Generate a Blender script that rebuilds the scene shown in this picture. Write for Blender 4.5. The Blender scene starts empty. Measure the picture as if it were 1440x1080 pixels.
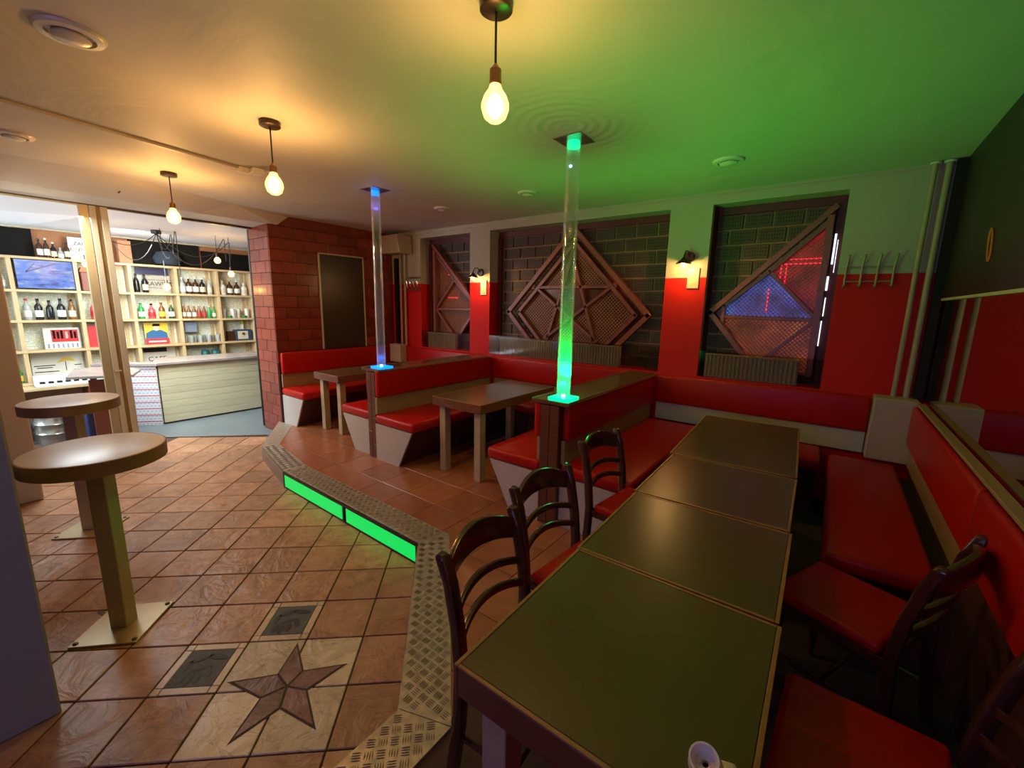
import bpy, bmesh, math, random
from mathutils import Vector, Matrix
random.seed(7)
scn = bpy.context.scene
col = scn.collection
PI = math.pi

# ------------------------------------------------------------------ camera
YAW, PITCH, ROLL, FPX, CAMH = 0.6434, 0.1820, -0.0196, 599.0, 1.8
fw = Vector((-math.sin(YAW)*math.cos(PITCH), math.cos(YAW)*math.cos(PITCH), -math.sin(PITCH)))
rt = Vector((math.cos(YAW), math.sin(YAW), 0))
dn = fw.cross(rt)
rt2 = math.cos(ROLL)*rt + math.sin(ROLL)*dn
dn2 = -math.sin(ROLL)*rt + math.cos(ROLL)*dn
cd = bpy.data.cameras.new('camera'); cam = bpy.data.objects.new('camera', cd); col.objects.link(cam)
cd.sensor_width = 36.0; cd.lens = FPX/1440*36.0; cd.clip_start = 0.02; cd.clip_end = 60
m = Matrix.Identity(4)
for i in range(3):
    m[i][0] = rt2[i]; m[i][1] = -dn2[i]; m[i][2] = -fw[i]
m[2][3] = CAMH
cam.matrix_world = m
scn.camera = cam

# ------------------------------------------------------------------ light, world, exposure
scn.view_settings.view_transform = 'Standard'
scn.view_settings.look = 'None'
scn.view_settings.gamma = 1.0
scn.view_settings.use_curve_mapping = False
scn.view_settings.exposure = 0.46
w = bpy.data.worlds.new('world'); scn.world = w; w.use_nodes = True
w.node_tree.nodes['Background'].inputs[0].default_value = (0.5, 0.62, 0.9, 1)
w.node_tree.nodes['Background'].inputs[1].default_value = 0.15

def add_light(name, kind, loc, energy, color, radius=0.05, size=None, look=None, spot=None):
    l = bpy.data.lights.new(name, kind); l.energy = energy; l.color = color
    if kind in ('POINT', 'SPOT'): l.shadow_soft_size = radius
    if kind == 'SPOT' and spot: l.spot_size = spot[0]; l.spot_blend = spot[1]
    if kind == 'AREA' and size: l.shape = 'RECTANGLE'; l.size = size[0]; l.size_y = size[1]
    o = bpy.data.objects.new(name, l); o.location = loc; col.objects.link(o)
    if look is not None:
        o.rotation_euler = (Vector(look)-Vector(loc)).to_track_quat('-Z', 'Y').to_euler()
    return o
# cool area lights added at unseen windows, behind the viewer and in the bar room
add_light('unseen_window_light', 'AREA', (-0.8, -2.85, 1.60), 16, (0.36, 0.36, 1.0), size=(1.9, 1.2), look=(-1.6, 2.0, 0.9))
add_light('bar_unseen_window_light', 'AREA', (-8.2, -2.15, 1.7), 130, (0.66, 0.82, 1.0), size=(1.9, 1.5), look=(-8.2, 2.0, 2.2))
# added area lights without fixtures, brightening the counter front and the shelves
add_light('bar_counter_fill', 'AREA', (-6.95, 1.2, 2.70), 110, (0.86, 0.95, 1.0), size=(0.5, 3.2), look=(-7.25, 1.4, 0))
add_light('bar_shelf_fill', 'AREA', (-8.15, 1.9, 2.70), 85, (0.95, 1.0, 0.93), size=(0.2, 3.4), look=(-9.3, 1.9, 1.3))

# ------------------------------------------------------------------ materials
def new_mat(name):
    mt = bpy.data.materials.new(name); mt.use_nodes = True
    nt = mt.node_tree; b = nt.nodes['Principled BSDF']
    return mt, nt, b
def N(nt, t, **k):
    n = nt.nodes.new(t)
    for a, v in k.items():
        setattr(n, a, v)
    return n
def ramp(nt, fac, stops):
    r = N(nt, 'ShaderNodeValToRGB')
    els = r.color_ramp.elements
    while len(els) < len(stops): els.new(0.5)
    for e, (p, c) in zip(els, stops):
        e.position = p; e.color = (*c, 1) if len(c) == 3 else c
    nt.links.new(fac, r.inputs[0])
    return r.outputs[0]
def plain(name, c, rough=0.5, metal=0.0, noise=None, nscale=8.0, bump=0.0, bscale=40.0, coat=0.0, spec=None, rand=0.0, stretch=None, emit=None):
    """colour with optional second colour mixed by noise, optional bump, per-object brightness variation"""
    mt, nt, b = new_mat(name)
    b.inputs['Roughness'].default_value = rough; b.inputs['Metallic'].default_value = metal
    b.inputs['Coat Weight'].default_value = coat
    b.inputs['Coat Roughness'].default_value = 0.12
    if spec is not None: b.inputs['Specular IOR Level'].default_value = spec
    tc = N(nt, 'ShaderNodeTexCoord'); src = tc.outputs['Object']
    if stretch:
        mp = N(nt, 'ShaderNodeMapping'); mp.inputs['Scale'].default_value = stretch
        nt.links.new(src, mp.inputs[0]); src = mp.outputs[0]
    b.inputs['Base Color'].default_value = (*c, 1)
    out = None
    if noise:
        n = N(nt, 'ShaderNodeTexNoise'); n.inputs['Scale'].default_value = nscale; n.inputs['Detail'].default_value = 6
        nt.links.new(src, n.inputs['Vector'])
        out = ramp(nt, n.outputs['Fac'], [(0.32, c), (0.7, noise)])
    if rand:
        oi = N(nt, 'ShaderNodeObjectInfo'); hs = N(nt, 'ShaderNodeHueSaturation')
        mr = N(nt, 'ShaderNodeMapRange'); mr.inputs['To Min'].default_value = 1-rand; mr.inputs['To Max'].default_value = 1+rand
        nt.links.new(oi.outputs['Random'], mr.inputs['Value']); nt.links.new(mr.outputs[0], hs.inputs['Value'])
        if out: nt.links.new(out, hs.inputs['Color'])
        else: hs.inputs['Color'].default_value = (*c, 1)
        out = hs.outputs[0]
    if out: nt.links.new(out, b.inputs['Base Color'])
    if bump:
        n = N(nt, 'ShaderNodeTexNoise'); n.inputs['Scale'].default_value = bscale; n.inputs['Detail'].default_value = 4
        nt.links.new(src, n.inputs['Vector'])
        bp = N(nt, 'ShaderNodeBump'); bp.inputs['Strength'].default_value = bump; bp.inputs['Distance'].default_value = 0.01
        nt.links.new(n.outputs['Fac'], bp.inputs['Height']); nt.links.new(bp.outputs[0], b.inputs['Normal'])
    return mt
def emis(name, c, s):
    mt, nt, b = new_mat(name)
    b.inputs['Base Color'].default_value = (*[x*0.4 for x in c], 1); b.inputs['Roughness'].default_value = 0.3
    b.inputs['Emission Color'].default_value = (*c, 1); b.inputs['Emission Strength'].default_value = s
    return mt
def clear(name, tint, fac, rough=0.05, ecol=None, estr=0.0, gcol=(1, 1, 1), haze=0.0):
    """thin clear sheet: straight-through transparency, a share of gloss"""
    mt = bpy.data.materials.new(name); mt.use_nodes = True; nt = mt.node_tree; nt.nodes.clear()
    o = N(nt, 'ShaderNodeOutputMaterial'); t = N(nt, 'ShaderNodeBsdfTransparent'); g = N(nt, 'ShaderNodeBsdfGlossy')
    t.inputs[0].default_value = (*tint, 1); g.inputs[0].default_value = (*gcol, 1); g.inputs['Roughness'].default_value = rough
    mx = N(nt, 'ShaderNodeMixShader')
    lw = N(nt, 'ShaderNodeLayerWeight'); lw.inputs['Blend'].default_value = fac
    nt.links.new(lw.outputs['Facing'], mx.inputs[0])
    nt.links.new(t.outputs[0], mx.inputs[1]); nt.links.new(g.outputs[0], mx.inputs[2])
    last = mx.outputs[0]
    if haze:
        tr = N(nt, 'ShaderNodeBsdfTranslucent'); tr.inputs[0].default_value = (0.9, 0.95, 0.95, 1)
        m2 = N(nt, 'ShaderNodeMixShader'); m2.inputs[0].default_value = haze
        nt.links.new(last, m2.inputs[1]); nt.links.new(tr.outputs[0], m2.inputs[2]); last = m2.outputs[0]
    if ecol:
        e = N(nt, 'ShaderNodeEmission'); e.inputs[0].default_value = (*ecol, 1); e.inputs[1].default_value = estr
        ad = N(nt, 'ShaderNodeAddShader'); nt.links.new(last, ad.inputs[0]); nt.links.new(e.outputs[0], ad.inputs[1]); last = ad.outputs[0]
    nt.links.new(last, o.inputs[0])
    return mt

def tile_mat(name, c1, c2, c3):
    """slate-relief floor tile"""
    mt, nt, b = new_mat(name)
    tc = N(nt, 'ShaderNodeTexCoord'); oi = N(nt, 'ShaderNodeObjectInfo')
    ad = N(nt, 'ShaderNodeVectorMath', operation='MULTIPLY_ADD')
    ad.inputs[1].default_value = (1, 1, 1)
    cmb = N(nt, 'ShaderNodeCombineXYZ'); ml = N(nt, 'ShaderNodeMath', operation='MULTIPLY'); ml.inputs[1].default_value = 37.0
    nt.links.new(oi.outputs['Random'], ml.inputs[0])
    for i in range(3): nt.links.new(ml.outputs[0], cmb.inputs[i])
    nt.links.new(tc.outputs['Object'], ad.inputs[0]); nt.links.new(cmb.outputs[0], ad.inputs[2])
    n = N(nt, 'ShaderNodeTexNoise'); n.inputs['Scale'].default_value = 5.0; n.inputs['Detail'].default_value = 5; n.inputs['Distortion'].default_value = 1.6
    nt.links.new(ad.outputs[0], n.inputs['Vector'])
    cr = ramp(nt, n.outputs['Fac'], [(0.3, c1), (0.52, c2), (0.75, c3)])
    vn = N(nt, 'ShaderNodeTexNoise'); vn.inputs['Scale'].default_value = 3.2; vn.inputs['Detail'].default_value = 4; vn.inputs['Distortion'].default_value = 1.8
    mpv = N(nt, 'ShaderNodeMapping'); mpv.inputs['Scale'].default_value = (1.0, 2.2, 1.0); nt.links.new(ad.outputs[0], mpv.inputs[0]); nt.links.new(mpv.outputs[0], vn.inputs['Vector'])
    vein = ramp(nt, vn.outputs['Fac'], [(0.475, (1, 1, 1)), (0.495, (0.62, 0.56, 0.5)), (0.515, (1, 1, 1))])
    mxv = N(nt, 'ShaderNodeMix', data_type='RGBA', blend_type='MULTIPLY'); mxv.inputs[0].default_value = 0.8
    nt.links.new(cr, mxv.inputs[6]); nt.links.new(vein, mxv.inputs[7]); cr = mxv.outputs[2]
    hs = N(nt, 'ShaderNodeHueSaturation'); mr = N(nt, 'ShaderNodeMapRange')
    mr.inputs['To Min'].default_value = 0.8; mr.inputs['To Max'].default_value = 1.15
    nt.links.new(oi.outputs['Random'], mr.inputs['Value']); nt.links.new(mr.outputs[0], hs.inputs['Value'])
    nt.links.new(cr, hs.inputs['Color']); nt.links.new(hs.outputs[0], b.inputs['Base Color'])
    b.inputs['Roughness'].default_value = 0.42
    wv = N(nt, 'ShaderNodeTexNoise'); wv.inputs['Scale'].default_value = 4.5; wv.inputs['Detail'].default_value = 6; wv.inputs['Distortion'].default_value = 1.5
    nt.links.new(ad.outputs[0], wv.inputs['Vector'])
    bp = N(nt, 'ShaderNodeBump'); bp.inputs['Strength'].default_value = 0.6; bp.inputs['Distance'].default_value = 0.028
    nt.links.new(wv.outputs['Fac'], bp.inputs['Height']); nt.links.new(bp.outputs[0], b.inputs['Normal'])
    return mt

def wall_paint(name, zsplit, low, high):
    mt, nt, b = new_mat(name)
    g = N(nt, 'ShaderNodeNewGeometry'); sp = N(nt, 'ShaderNodeSeparateXYZ')
    nt.links.new(g.outputs['Position'], sp.inputs[0])
    gt = N(nt, 'ShaderNodeMath', operation='GREATER_THAN'); gt.inputs[1].default_value = zsplit
    nt.links.new(sp.outputs[2], gt.inputs[0])
    mx = N(nt, 'ShaderNodeMix', data_type='RGBA')
    mx.inputs[6].default_value = (*low, 1); mx.inputs[7].default_value = (*high, 1)
    nt.links.new(gt.outputs[0], mx.inputs[0]); nt.links.new(mx.outputs[2], b.inputs['Base Color'])
    b.inputs['Roughness'].default_value = 0.6; b.inputs['Specular IOR Level'].default_value = 0.25
    n = N(nt, 'ShaderNodeTexNoise'); n.inputs['Scale'].default_value = 14
    nt.links.new(g.outputs['Position'], n.inputs['Vector'])
    bp = N(nt, 'ShaderNodeBump'); bp.inputs['Strength'].default_value = 0.12; bp.inputs['Distance'].default_value = 0.02
    nt.links.new(n.outputs['Fac'], bp.inputs['Height']); nt.links.new(bp.outputs[0], b.inputs['Normal'])
    return mt

def ceiling_mat():
    mt, nt, b = new_mat('ceiling_paint')
    g = N(nt, 'ShaderNodeNewGeometry')
    b.inputs['Base Color'].default_value = (0.56, 0.52, 0.46, 1); b.inputs['Roughness'].default_value = 0.62
    n = N(nt, 'ShaderNodeTexNoise'); n.inputs['Scale'].default_value = 1.6; n.inputs['Detail'].default_value = 5; n.inputs['Distortion'].default_value = 0.8
    nt.links.new(g.outputs['Position'], n.inputs['Vector'])
    # ripples of the water-damaged plaster beside the green pole
    mp = N(nt, 'ShaderNodeMapping'); mp.inputs['Location'].default_value = (1.47, -2.45, -2.88)
    nt.links.new(g.outputs['Position'], mp.inputs[0])
    wv = N(nt, 'ShaderNodeTexWave', wave_type='RINGS', rings_direction='Z'); wv.inputs['Scale'].default_value = 4.5; wv.inputs['Distortion'].default_value = 2.5
    nt.links.new(mp.outputs[0], wv.inputs[0])
    ln = N(nt, 'ShaderNodeVectorMath', operation='LENGTH'); nt.links.new(mp.outputs[0], ln.inputs[0])
    mr = N(nt, 'ShaderNodeMapRange'); mr.inputs['From Min'].default_value = 0.15; mr.inputs['From Max'].default_value = 0.6
    mr.inputs['To Min'].default_value = 0.16; mr.inputs['To Max'].default_value = 0.0
    nt.links.new(ln.outputs['Value'], mr.inputs['Value'])
    mu = N(nt, 'ShaderNodeMath', operation='MULTIPLY'); nt.links.new(wv.outputs['Fac'], mu.inputs[0]); nt.links.new(mr.outputs[0], mu.inputs[1])
    ad = N(nt, 'ShaderNodeMath', operation='ADD'); nt.links.new(n.outputs['Fac'], ad.inputs[0]); nt.links.new(mu.outputs[0], ad.inputs[1])
    bp = N(nt, 'ShaderNodeBump'); bp.inputs['Strength'].default_value = 0.35; bp.inputs['Distance'].default_value = 0.05
    nt.links.new(ad.outputs[0], bp.inputs['Height']); nt.links.new(bp.outputs[0], b.inputs['Normal'])
    return mt

def holed_brick(name):
    """ventilation brick: smooth rim around a field of small dark slots"""
    mt, nt, b = new_mat(name)
    tc = N(nt, 'ShaderNodeTexCoord'); sp = N(nt, 'ShaderNodeSeparateXYZ'); nt.links.new(tc.outputs['Object'], sp.inputs[0])
    def m_(op, a, bb=None):
        k = N(nt, 'ShaderNodeMath', operation=op)
        if isinstance(a, (int, float)): k.inputs[0].default_value = a
        else: nt.links.new(a, k.inputs[0])
        if bb is not None:
            if isinstance(bb, (int, float)): k.inputs[1].default_value = bb
            else: nt.links.new(bb, k.inputs[1])
        return k.outputs[0]
    def slots(o, pitch, duty):
        return m_('LESS_THAN', m_('FRACT', m_('MULTIPLY', m_('ADD', o, 5.0), 1.0/pitch)), duty)
    hx = slots(sp.outputs[0], 0.021, 0.55); hz = slots(sp.outputs[2], 0.032, 0.68)
    inx = m_('LESS_THAN', m_('ABSOLUTE', sp.outputs[0]), 0.098); inz = m_('LESS_THAN', m_('ABSOLUTE', sp.outputs[2]), 0.052)
    hole = m_('MULTIPLY', m_('MULTIPLY', hx, hz), m_('MULTIPLY', inx, inz))
    mx = N(nt, 'ShaderNodeMix', data_type='RGBA'); mx.inputs[6].default_value = (0.085, 0.045, 0.028, 1); mx.inputs[7].default_value = (0.012, 0.010, 0.012, 1)
    nt.links.new(hole, mx.inputs[0]); nt.links.new(mx.outputs[2], b.inputs['Base Color'])
    b.inputs['Roughness'].default_value = 0.6
    bp = N(nt, 'ShaderNodeBump'); bp.inputs['Strength'].default_value = 1.0; bp.inputs['Distance'].default_value = 0.01; bp.invert = True
    nt.links.new(hole, bp.inputs['Height']); nt.links.new(bp.outputs[0], b.inputs['Normal'])
    return mt

def newsprint(name):
    """yellowed newspaper pasted on the shelf backs: lines of small type and a few headlines"""
    mt, nt, b = new_mat(name)
    g = N(nt, 'ShaderNodeNewGeometry'); sp = N(nt, 'ShaderNodeSeparateXYZ'); nt.links.new(g.outputs['Position'], sp.inputs[0])
    def m_(op, a, bb=None):
        k = N(nt, 'ShaderNodeMath', operation=op)
        if isinstance(a, (int, float)): k.inputs[0].default_value = a
        else: nt.links.new(a, k.inputs[0])
        if bb is not None:
            if isinstance(bb, (int, float)): k.inputs[1].default_value = bb
            else: nt.links.new(bb, k.inputs[1])
        return k.outputs[0]
    y, z = sp.outputs[1], sp.outputs[2]
    line = m_('LESS_THAN', m_('FRACT', m_('MULTIPLY', z, 42.0)), 0.5)
    mp = N(nt, 'ShaderNodeMapping'); mp.inputs['Scale'].default_value = (1, 60, 42); nt.links.new(g.outputs['Position'], mp.inputs[0])
    wn = N(nt, 'ShaderNodeTexNoise'); wn.inputs['Scale'].default_value = 1.0; nt.links.new(mp.outputs[0], wn.inputs[0])
    word = m_('GREATER_THAN', wn.outputs['Fac'], 0.47)
    mp2 = N(nt, 'ShaderNodeMapping'); mp2.inputs['Scale'].default_value = (1, 1.7, 2.4); nt.links.new(g.outputs['Position'], mp2.inputs[0])
    vo = N(nt, 'ShaderNodeTexVoronoi', feature='F1'); vo.inputs['Scale'].default_value = 2.0; nt.links.new(mp2.outputs[0], vo.inputs[0])
    tone = ramp(nt, vo.outputs['Distance'], [(0.1, (0.84, 0.80, 0.55)), (0.6, (0.72, 0.78, 0.68))])
    ink = m_('MULTIPLY', m_('MULTIPLY', line, word), 0.45)
    mx = N(nt, 'ShaderNodeMix', data_type='RGBA'); nt.links.new(ink, mx.inputs[0]); nt.links.new(tone, mx.inputs[6]); mx.inputs[7].default_value = (0.12, 0.12, 0.12, 1)
    nt.links.new(mx.outputs[2], b.inputs['Base Color']); b.inputs['Roughness'].default_value = 0.6
    return mt

MAT = dict(
    tile=tile_mat('terracotta_tile', (0.30, 0.145, 0.07), (0.40, 0.20, 0.10), (0.47, 0.26, 0.14)),
    tile_white=tile_mat('cream_tile', (0.52, 0.40, 0.26), (0.60, 0.48, 0.32), (0.66, 0.54, 0.38)),
    star=tile_mat('plum_star_tile', (0.10, 0.035, 0.03), (0.17, 0.075, 0.065), (0.27, 0.15, 0.13)),
    ptile=plain('platform_tile', (0.30, 0.10, 0.045), 0.26, noise=(0.36, 0.13, 0.06), nscale=9, rand=0.14, bump=0.05, bscale=12),
    grout=plain('dark_grout', (0.07, 0.035, 0.02), 0.85, bump=0.3),
    slate=plain('slate_grey_tile', (0.085, 0.080, 0.072), 0.75, noise=(0.11, 0.105, 0.095), bump=0.2),
    hand=plain('handprint_dark', (0.010, 0.006, 0.005), 0.6),
    bone=plain('cream_border_tile', (0.58, 0.44, 0.29), 0.4, noise=(0.48, 0.34, 0.2), nscale=20, rand=0.1),
    plate=plain('diamond_plate_steel', (0.50, 0.43, 0.33), 0.42, metal=0.45, noise=(0.30, 0.26, 0.21), nscale=25, bump=0.1, bscale=60),
    tread=plain('worn_tread_steel', (0.27, 0.225, 0.165), 0.4, metal=0.3, noise=(0.20, 0.165, 0.12), nscale=30),
    steel=plain('grey_steel', (0.45, 0.44, 0.41), 0.32, metal=0.9, noise=(0.34, 0.33, 0.31), nscale=30),
    brushed=plain('brushed_brass_steel', (0.46, 0.37, 0.22), 0.4, metal=0.4, noise=(0.42, 0.34, 0.2), nscale=14),
    tabletop_bar=plain('bar_table_laminate', (0.46, 0.37, 0.30), 0.30, noise=(0.36, 0.27, 0.20), nscale=3.0, spec=0.3),
    edge_band=plain('brown_edge_band', (0.24, 0.15, 0.055), 0.45, noise=(0.19, 0.115, 0.04), nscale=10),
    wall_back=wall_paint('red_and_grey_wall', 2.105, (0.60, 0.008, 0.004), (0.42, 0.37, 0.29)),
    ceiling=ceiling_mat(),
    beam=plain('beam_plaster', (0.52, 0.47, 0.42), 0.6, bump=0.12, bscale=6),
    pillar=plain('pillar_plaster', (0.26, 0.26, 0.30), 0.6, bump=0.1, bscale=12),
    cream=plain('cream_paint', (0.50, 0.41, 0.30), 0.5, bump=0.08, bscale=20),
    brick=plain('glazed_oxblood_brick', (0.16, 0.020, 0.010), 0.3, noise=(0.22, 0.034, 0.016), nscale=9, rand=0.25, bump=0.35, bscale=9, coat=0.2),
    mortar=plain('dark_mortar', (0.035, 0.009, 0.006), 0.8),
    holed=holed_brick('ventilation_brick'),
    niche_mortar=plain('niche_mortar', (0.34, 0.20, 0.11), 0.8),
    maroon=plain('maroon_paint', (0.10, 0.012, 0.012), 0.5),
    vinyl=plain('red_vinyl', (0.42, 0.006, 0.003), 0.36, bump=0.05, bscale=150, spec=0.25),
    wood_strip=plain('light_wood_strip', (0.36, 0.24, 0.13), 0.4, noise=(0.30, 0.19, 0.10), nscale=6, stretch=(1, 1, 8)),
    panel=plain('beige_bench_panel', (0.50, 0.45, 0.40), 0.45, noise=(0.46, 0.41, 0.36), nscale=5),
    bench_dark=plain('dark_bench_front', (0.085, 0.028, 0.018), 0.5),
    wood_dark=plain('dark_stained_wood', (0.052, 0.014, 0.009), 0.22, noise=(0.075, 0.022, 0.012), nscale=5, stretch=(6, 6, 1), coat=0.35),
    wood_apron=plain('brown_table_wood', (0.19, 0.062, 0.028), 0.3, noise=(0.14, 0.042, 0.018), nscale=6, stretch=(2, 2, 14), coat=0.3),
    wood_edge=plain('worn_table_edge', (0.33, 0.17, 0.06), 0.35, noise=(0.24, 0.11, 0.04), nscale=20),
    table_lam=plain('olive_table_laminate', (0.105, 0.060, 0.025), 0.29, noise=(0.078, 0.044, 0.018), nscale=3, bump=0.02, bscale=60),
    leg=plain('cream_table_leg', (0.46, 0.36, 0.23), 0.4, noise=(0.38, 0.28, 0.16), nscale=8),
    post_tile=plain('brown_post_tile', (0.15, 0.045, 0.025), 0.3, noise=(0.11, 0.03, 0.018), nscale=14, rand=0.12),
    cap=plain('partition_cap_wood', (0.17, 0.075, 0.035), 0.25, noise=(0.12, 0.05, 0.022), nscale=5, stretch=(1, 8, 1), coat=0.4),
    trim_metal=plain('cap_edge_trim', (0.55, 0.35, 0.2), 0.3, metal=0.6),
    black=plain('black_paint', (0.012, 0.011, 0.011), 0.4),
    blackboard=plain('dark_board', (0.035, 0.028, 0.018), 0.33),
    frame_cream=plain('cream_frame', (0.50, 0.43, 0.29), 0.4),
    white=plain('white_plastic', (0.72, 0.68, 0.62), 0.35),
    white2=plain('offwhite_plastic', (0.62, 0.58, 0.52), 0.3),
    beige_box=plain('beige_cabinet', (0.42, 0.33, 0.24), 0.45),
    pipe=plain('painted_pipe', (0.36, 0.28, 0.17), 0.4),
    pipe_dark=plain('dark_pipe', (0.015, 0.012, 0.010), 0.7, spec=0.2),
    chrome=plain('chrome', (0.62, 0.58, 0.52), 0.2, metal=1.0),
    brass=plain('old_brass', (0.32, 0.17, 0.07), 0.32, metal=0.8),
    bronze=plain('dark_bronze', (0.07, 0.045, 0.03), 0.35, metal=0.6),
    cable=plain('black_cable', (0.02, 0.018, 0.016), 0.5),
    lattice=plain('lattice_wood', (0.42, 0.15, 0.055), 0.38, noise=(0.32, 0.11, 0.04), nscale=10),
    lattice_frame=plain('lattice_frame_wood', (0.27, 0.065, 0.042), 0.34, noise=(0.20, 0.045, 0.03), nscale=8),
    pane_dark=plain('dark_window_glass', (0.13, 0.036, 0.016), 0.2),
    radiator=plain('grey_radiator', (0.55, 0.49, 0.42), 0.45),
    smoked=clear('smoked_acrylic', (0.80, 0.75, 0.68), 0.12, 0.12),
    acrylic=clear('clear_acrylic_tube', (0.93, 0.95, 0.95), 0.25, 0.06, haze=0.055),
    glass=clear('clear_glass', (0.95, 0.97, 0.97), 0.12, 0.02),
    bulb_glass=clear('amber_bulb_glass', (1.0, 0.90, 0.70), 0.15, 0.05, (1.0, 0.55, 0.18), 1.1),
    filament=emis('filament_glow', (1.0, 0.62, 0.25), 55),
    green_led=emis('green_led_panel', (0.0, 0.80, 0.12), 0.62),
    green_acrylic=emis('green_lit_acrylic', (0.0, 0.9, 0.28), 1.5),
    blue_acrylic=emis('blue_lit_acrylic', (0.0, 0.22, 1.0), 1.6),
    green_dot=emis('green_led_dot', (0.35, 1.0, 0.7), 6.0),
    blue_dot=emis('blue_led_dot', (0.3, 0.6, 1.0), 6.0),
    red_reflection=emis('red_reflection_glow', (1.0, 0.01, 0.03), 2.4),  # emissive red standing in for reflections in the niche glass
    day=emis('daylight_in_slit', (0.75, 0.88, 1.0), 1.2),
    mirror=plain('aged_mirror', (0.50, 0.42, 0.38), 0.02, metal=1.0),
    orange=plain('orange_ring_mark', (0.55, 0.12, 0.02), 0.5),
    bar_floor=plain('grey_bar_floor', (0.13, 0.17, 0.19), 0.35, noise=(0.17, 0.21, 0.23), nscale=2),
    bar_ceiling=plain('white_bar_ceiling', (0.84, 0.85, 0.9), 0.6),
    plank=plain('pale_counter_plank', (0.64, 0.62, 0.44), 0.45, noise=(0.56, 0.52, 0.35), nscale=5, stretch=(1, 1, 12), rand=0.08),
    countertop=plain('grey_counter_top', (0.34, 0.29, 0.27), 0.25, noise=(0.26, 0.22, 0.2), nscale=6),
    shelf_wood=plain('pale_shelf_wood', (0.60, 0.44, 0.24), 0.45, noise=(0.52, 0.36, 0.18), nscale=5),
    news=newsprint('newspaper_backing'),
    orange_wall=plain('orange_plaster', (0.46, 0.20, 0.09), 0.6, noise=(0.38, 0.15, 0.06), nscale=3),
    dark_wall=plain('dark_brown_wall', (0.011, 0.009, 0.008), 0.8, spec=0.15),
    red_paint=plain('red_print', (0.62, 0.04, 0.05), 0.4),
    hook_steel=plain('dull_hook_steel', (0.34, 0.28, 0.20), 0.55, metal=0.4),
    keg=plain('keg_steel', (0.5, 0.5, 0.48), 0.25, metal=0.9),
    blue_box=plain('navy_plastic', (0.012, 0.02, 0.09), 0.4),
    rust=plain('red_brown_board', (0.22, 0.05, 0.03), 0.4),
)

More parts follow.
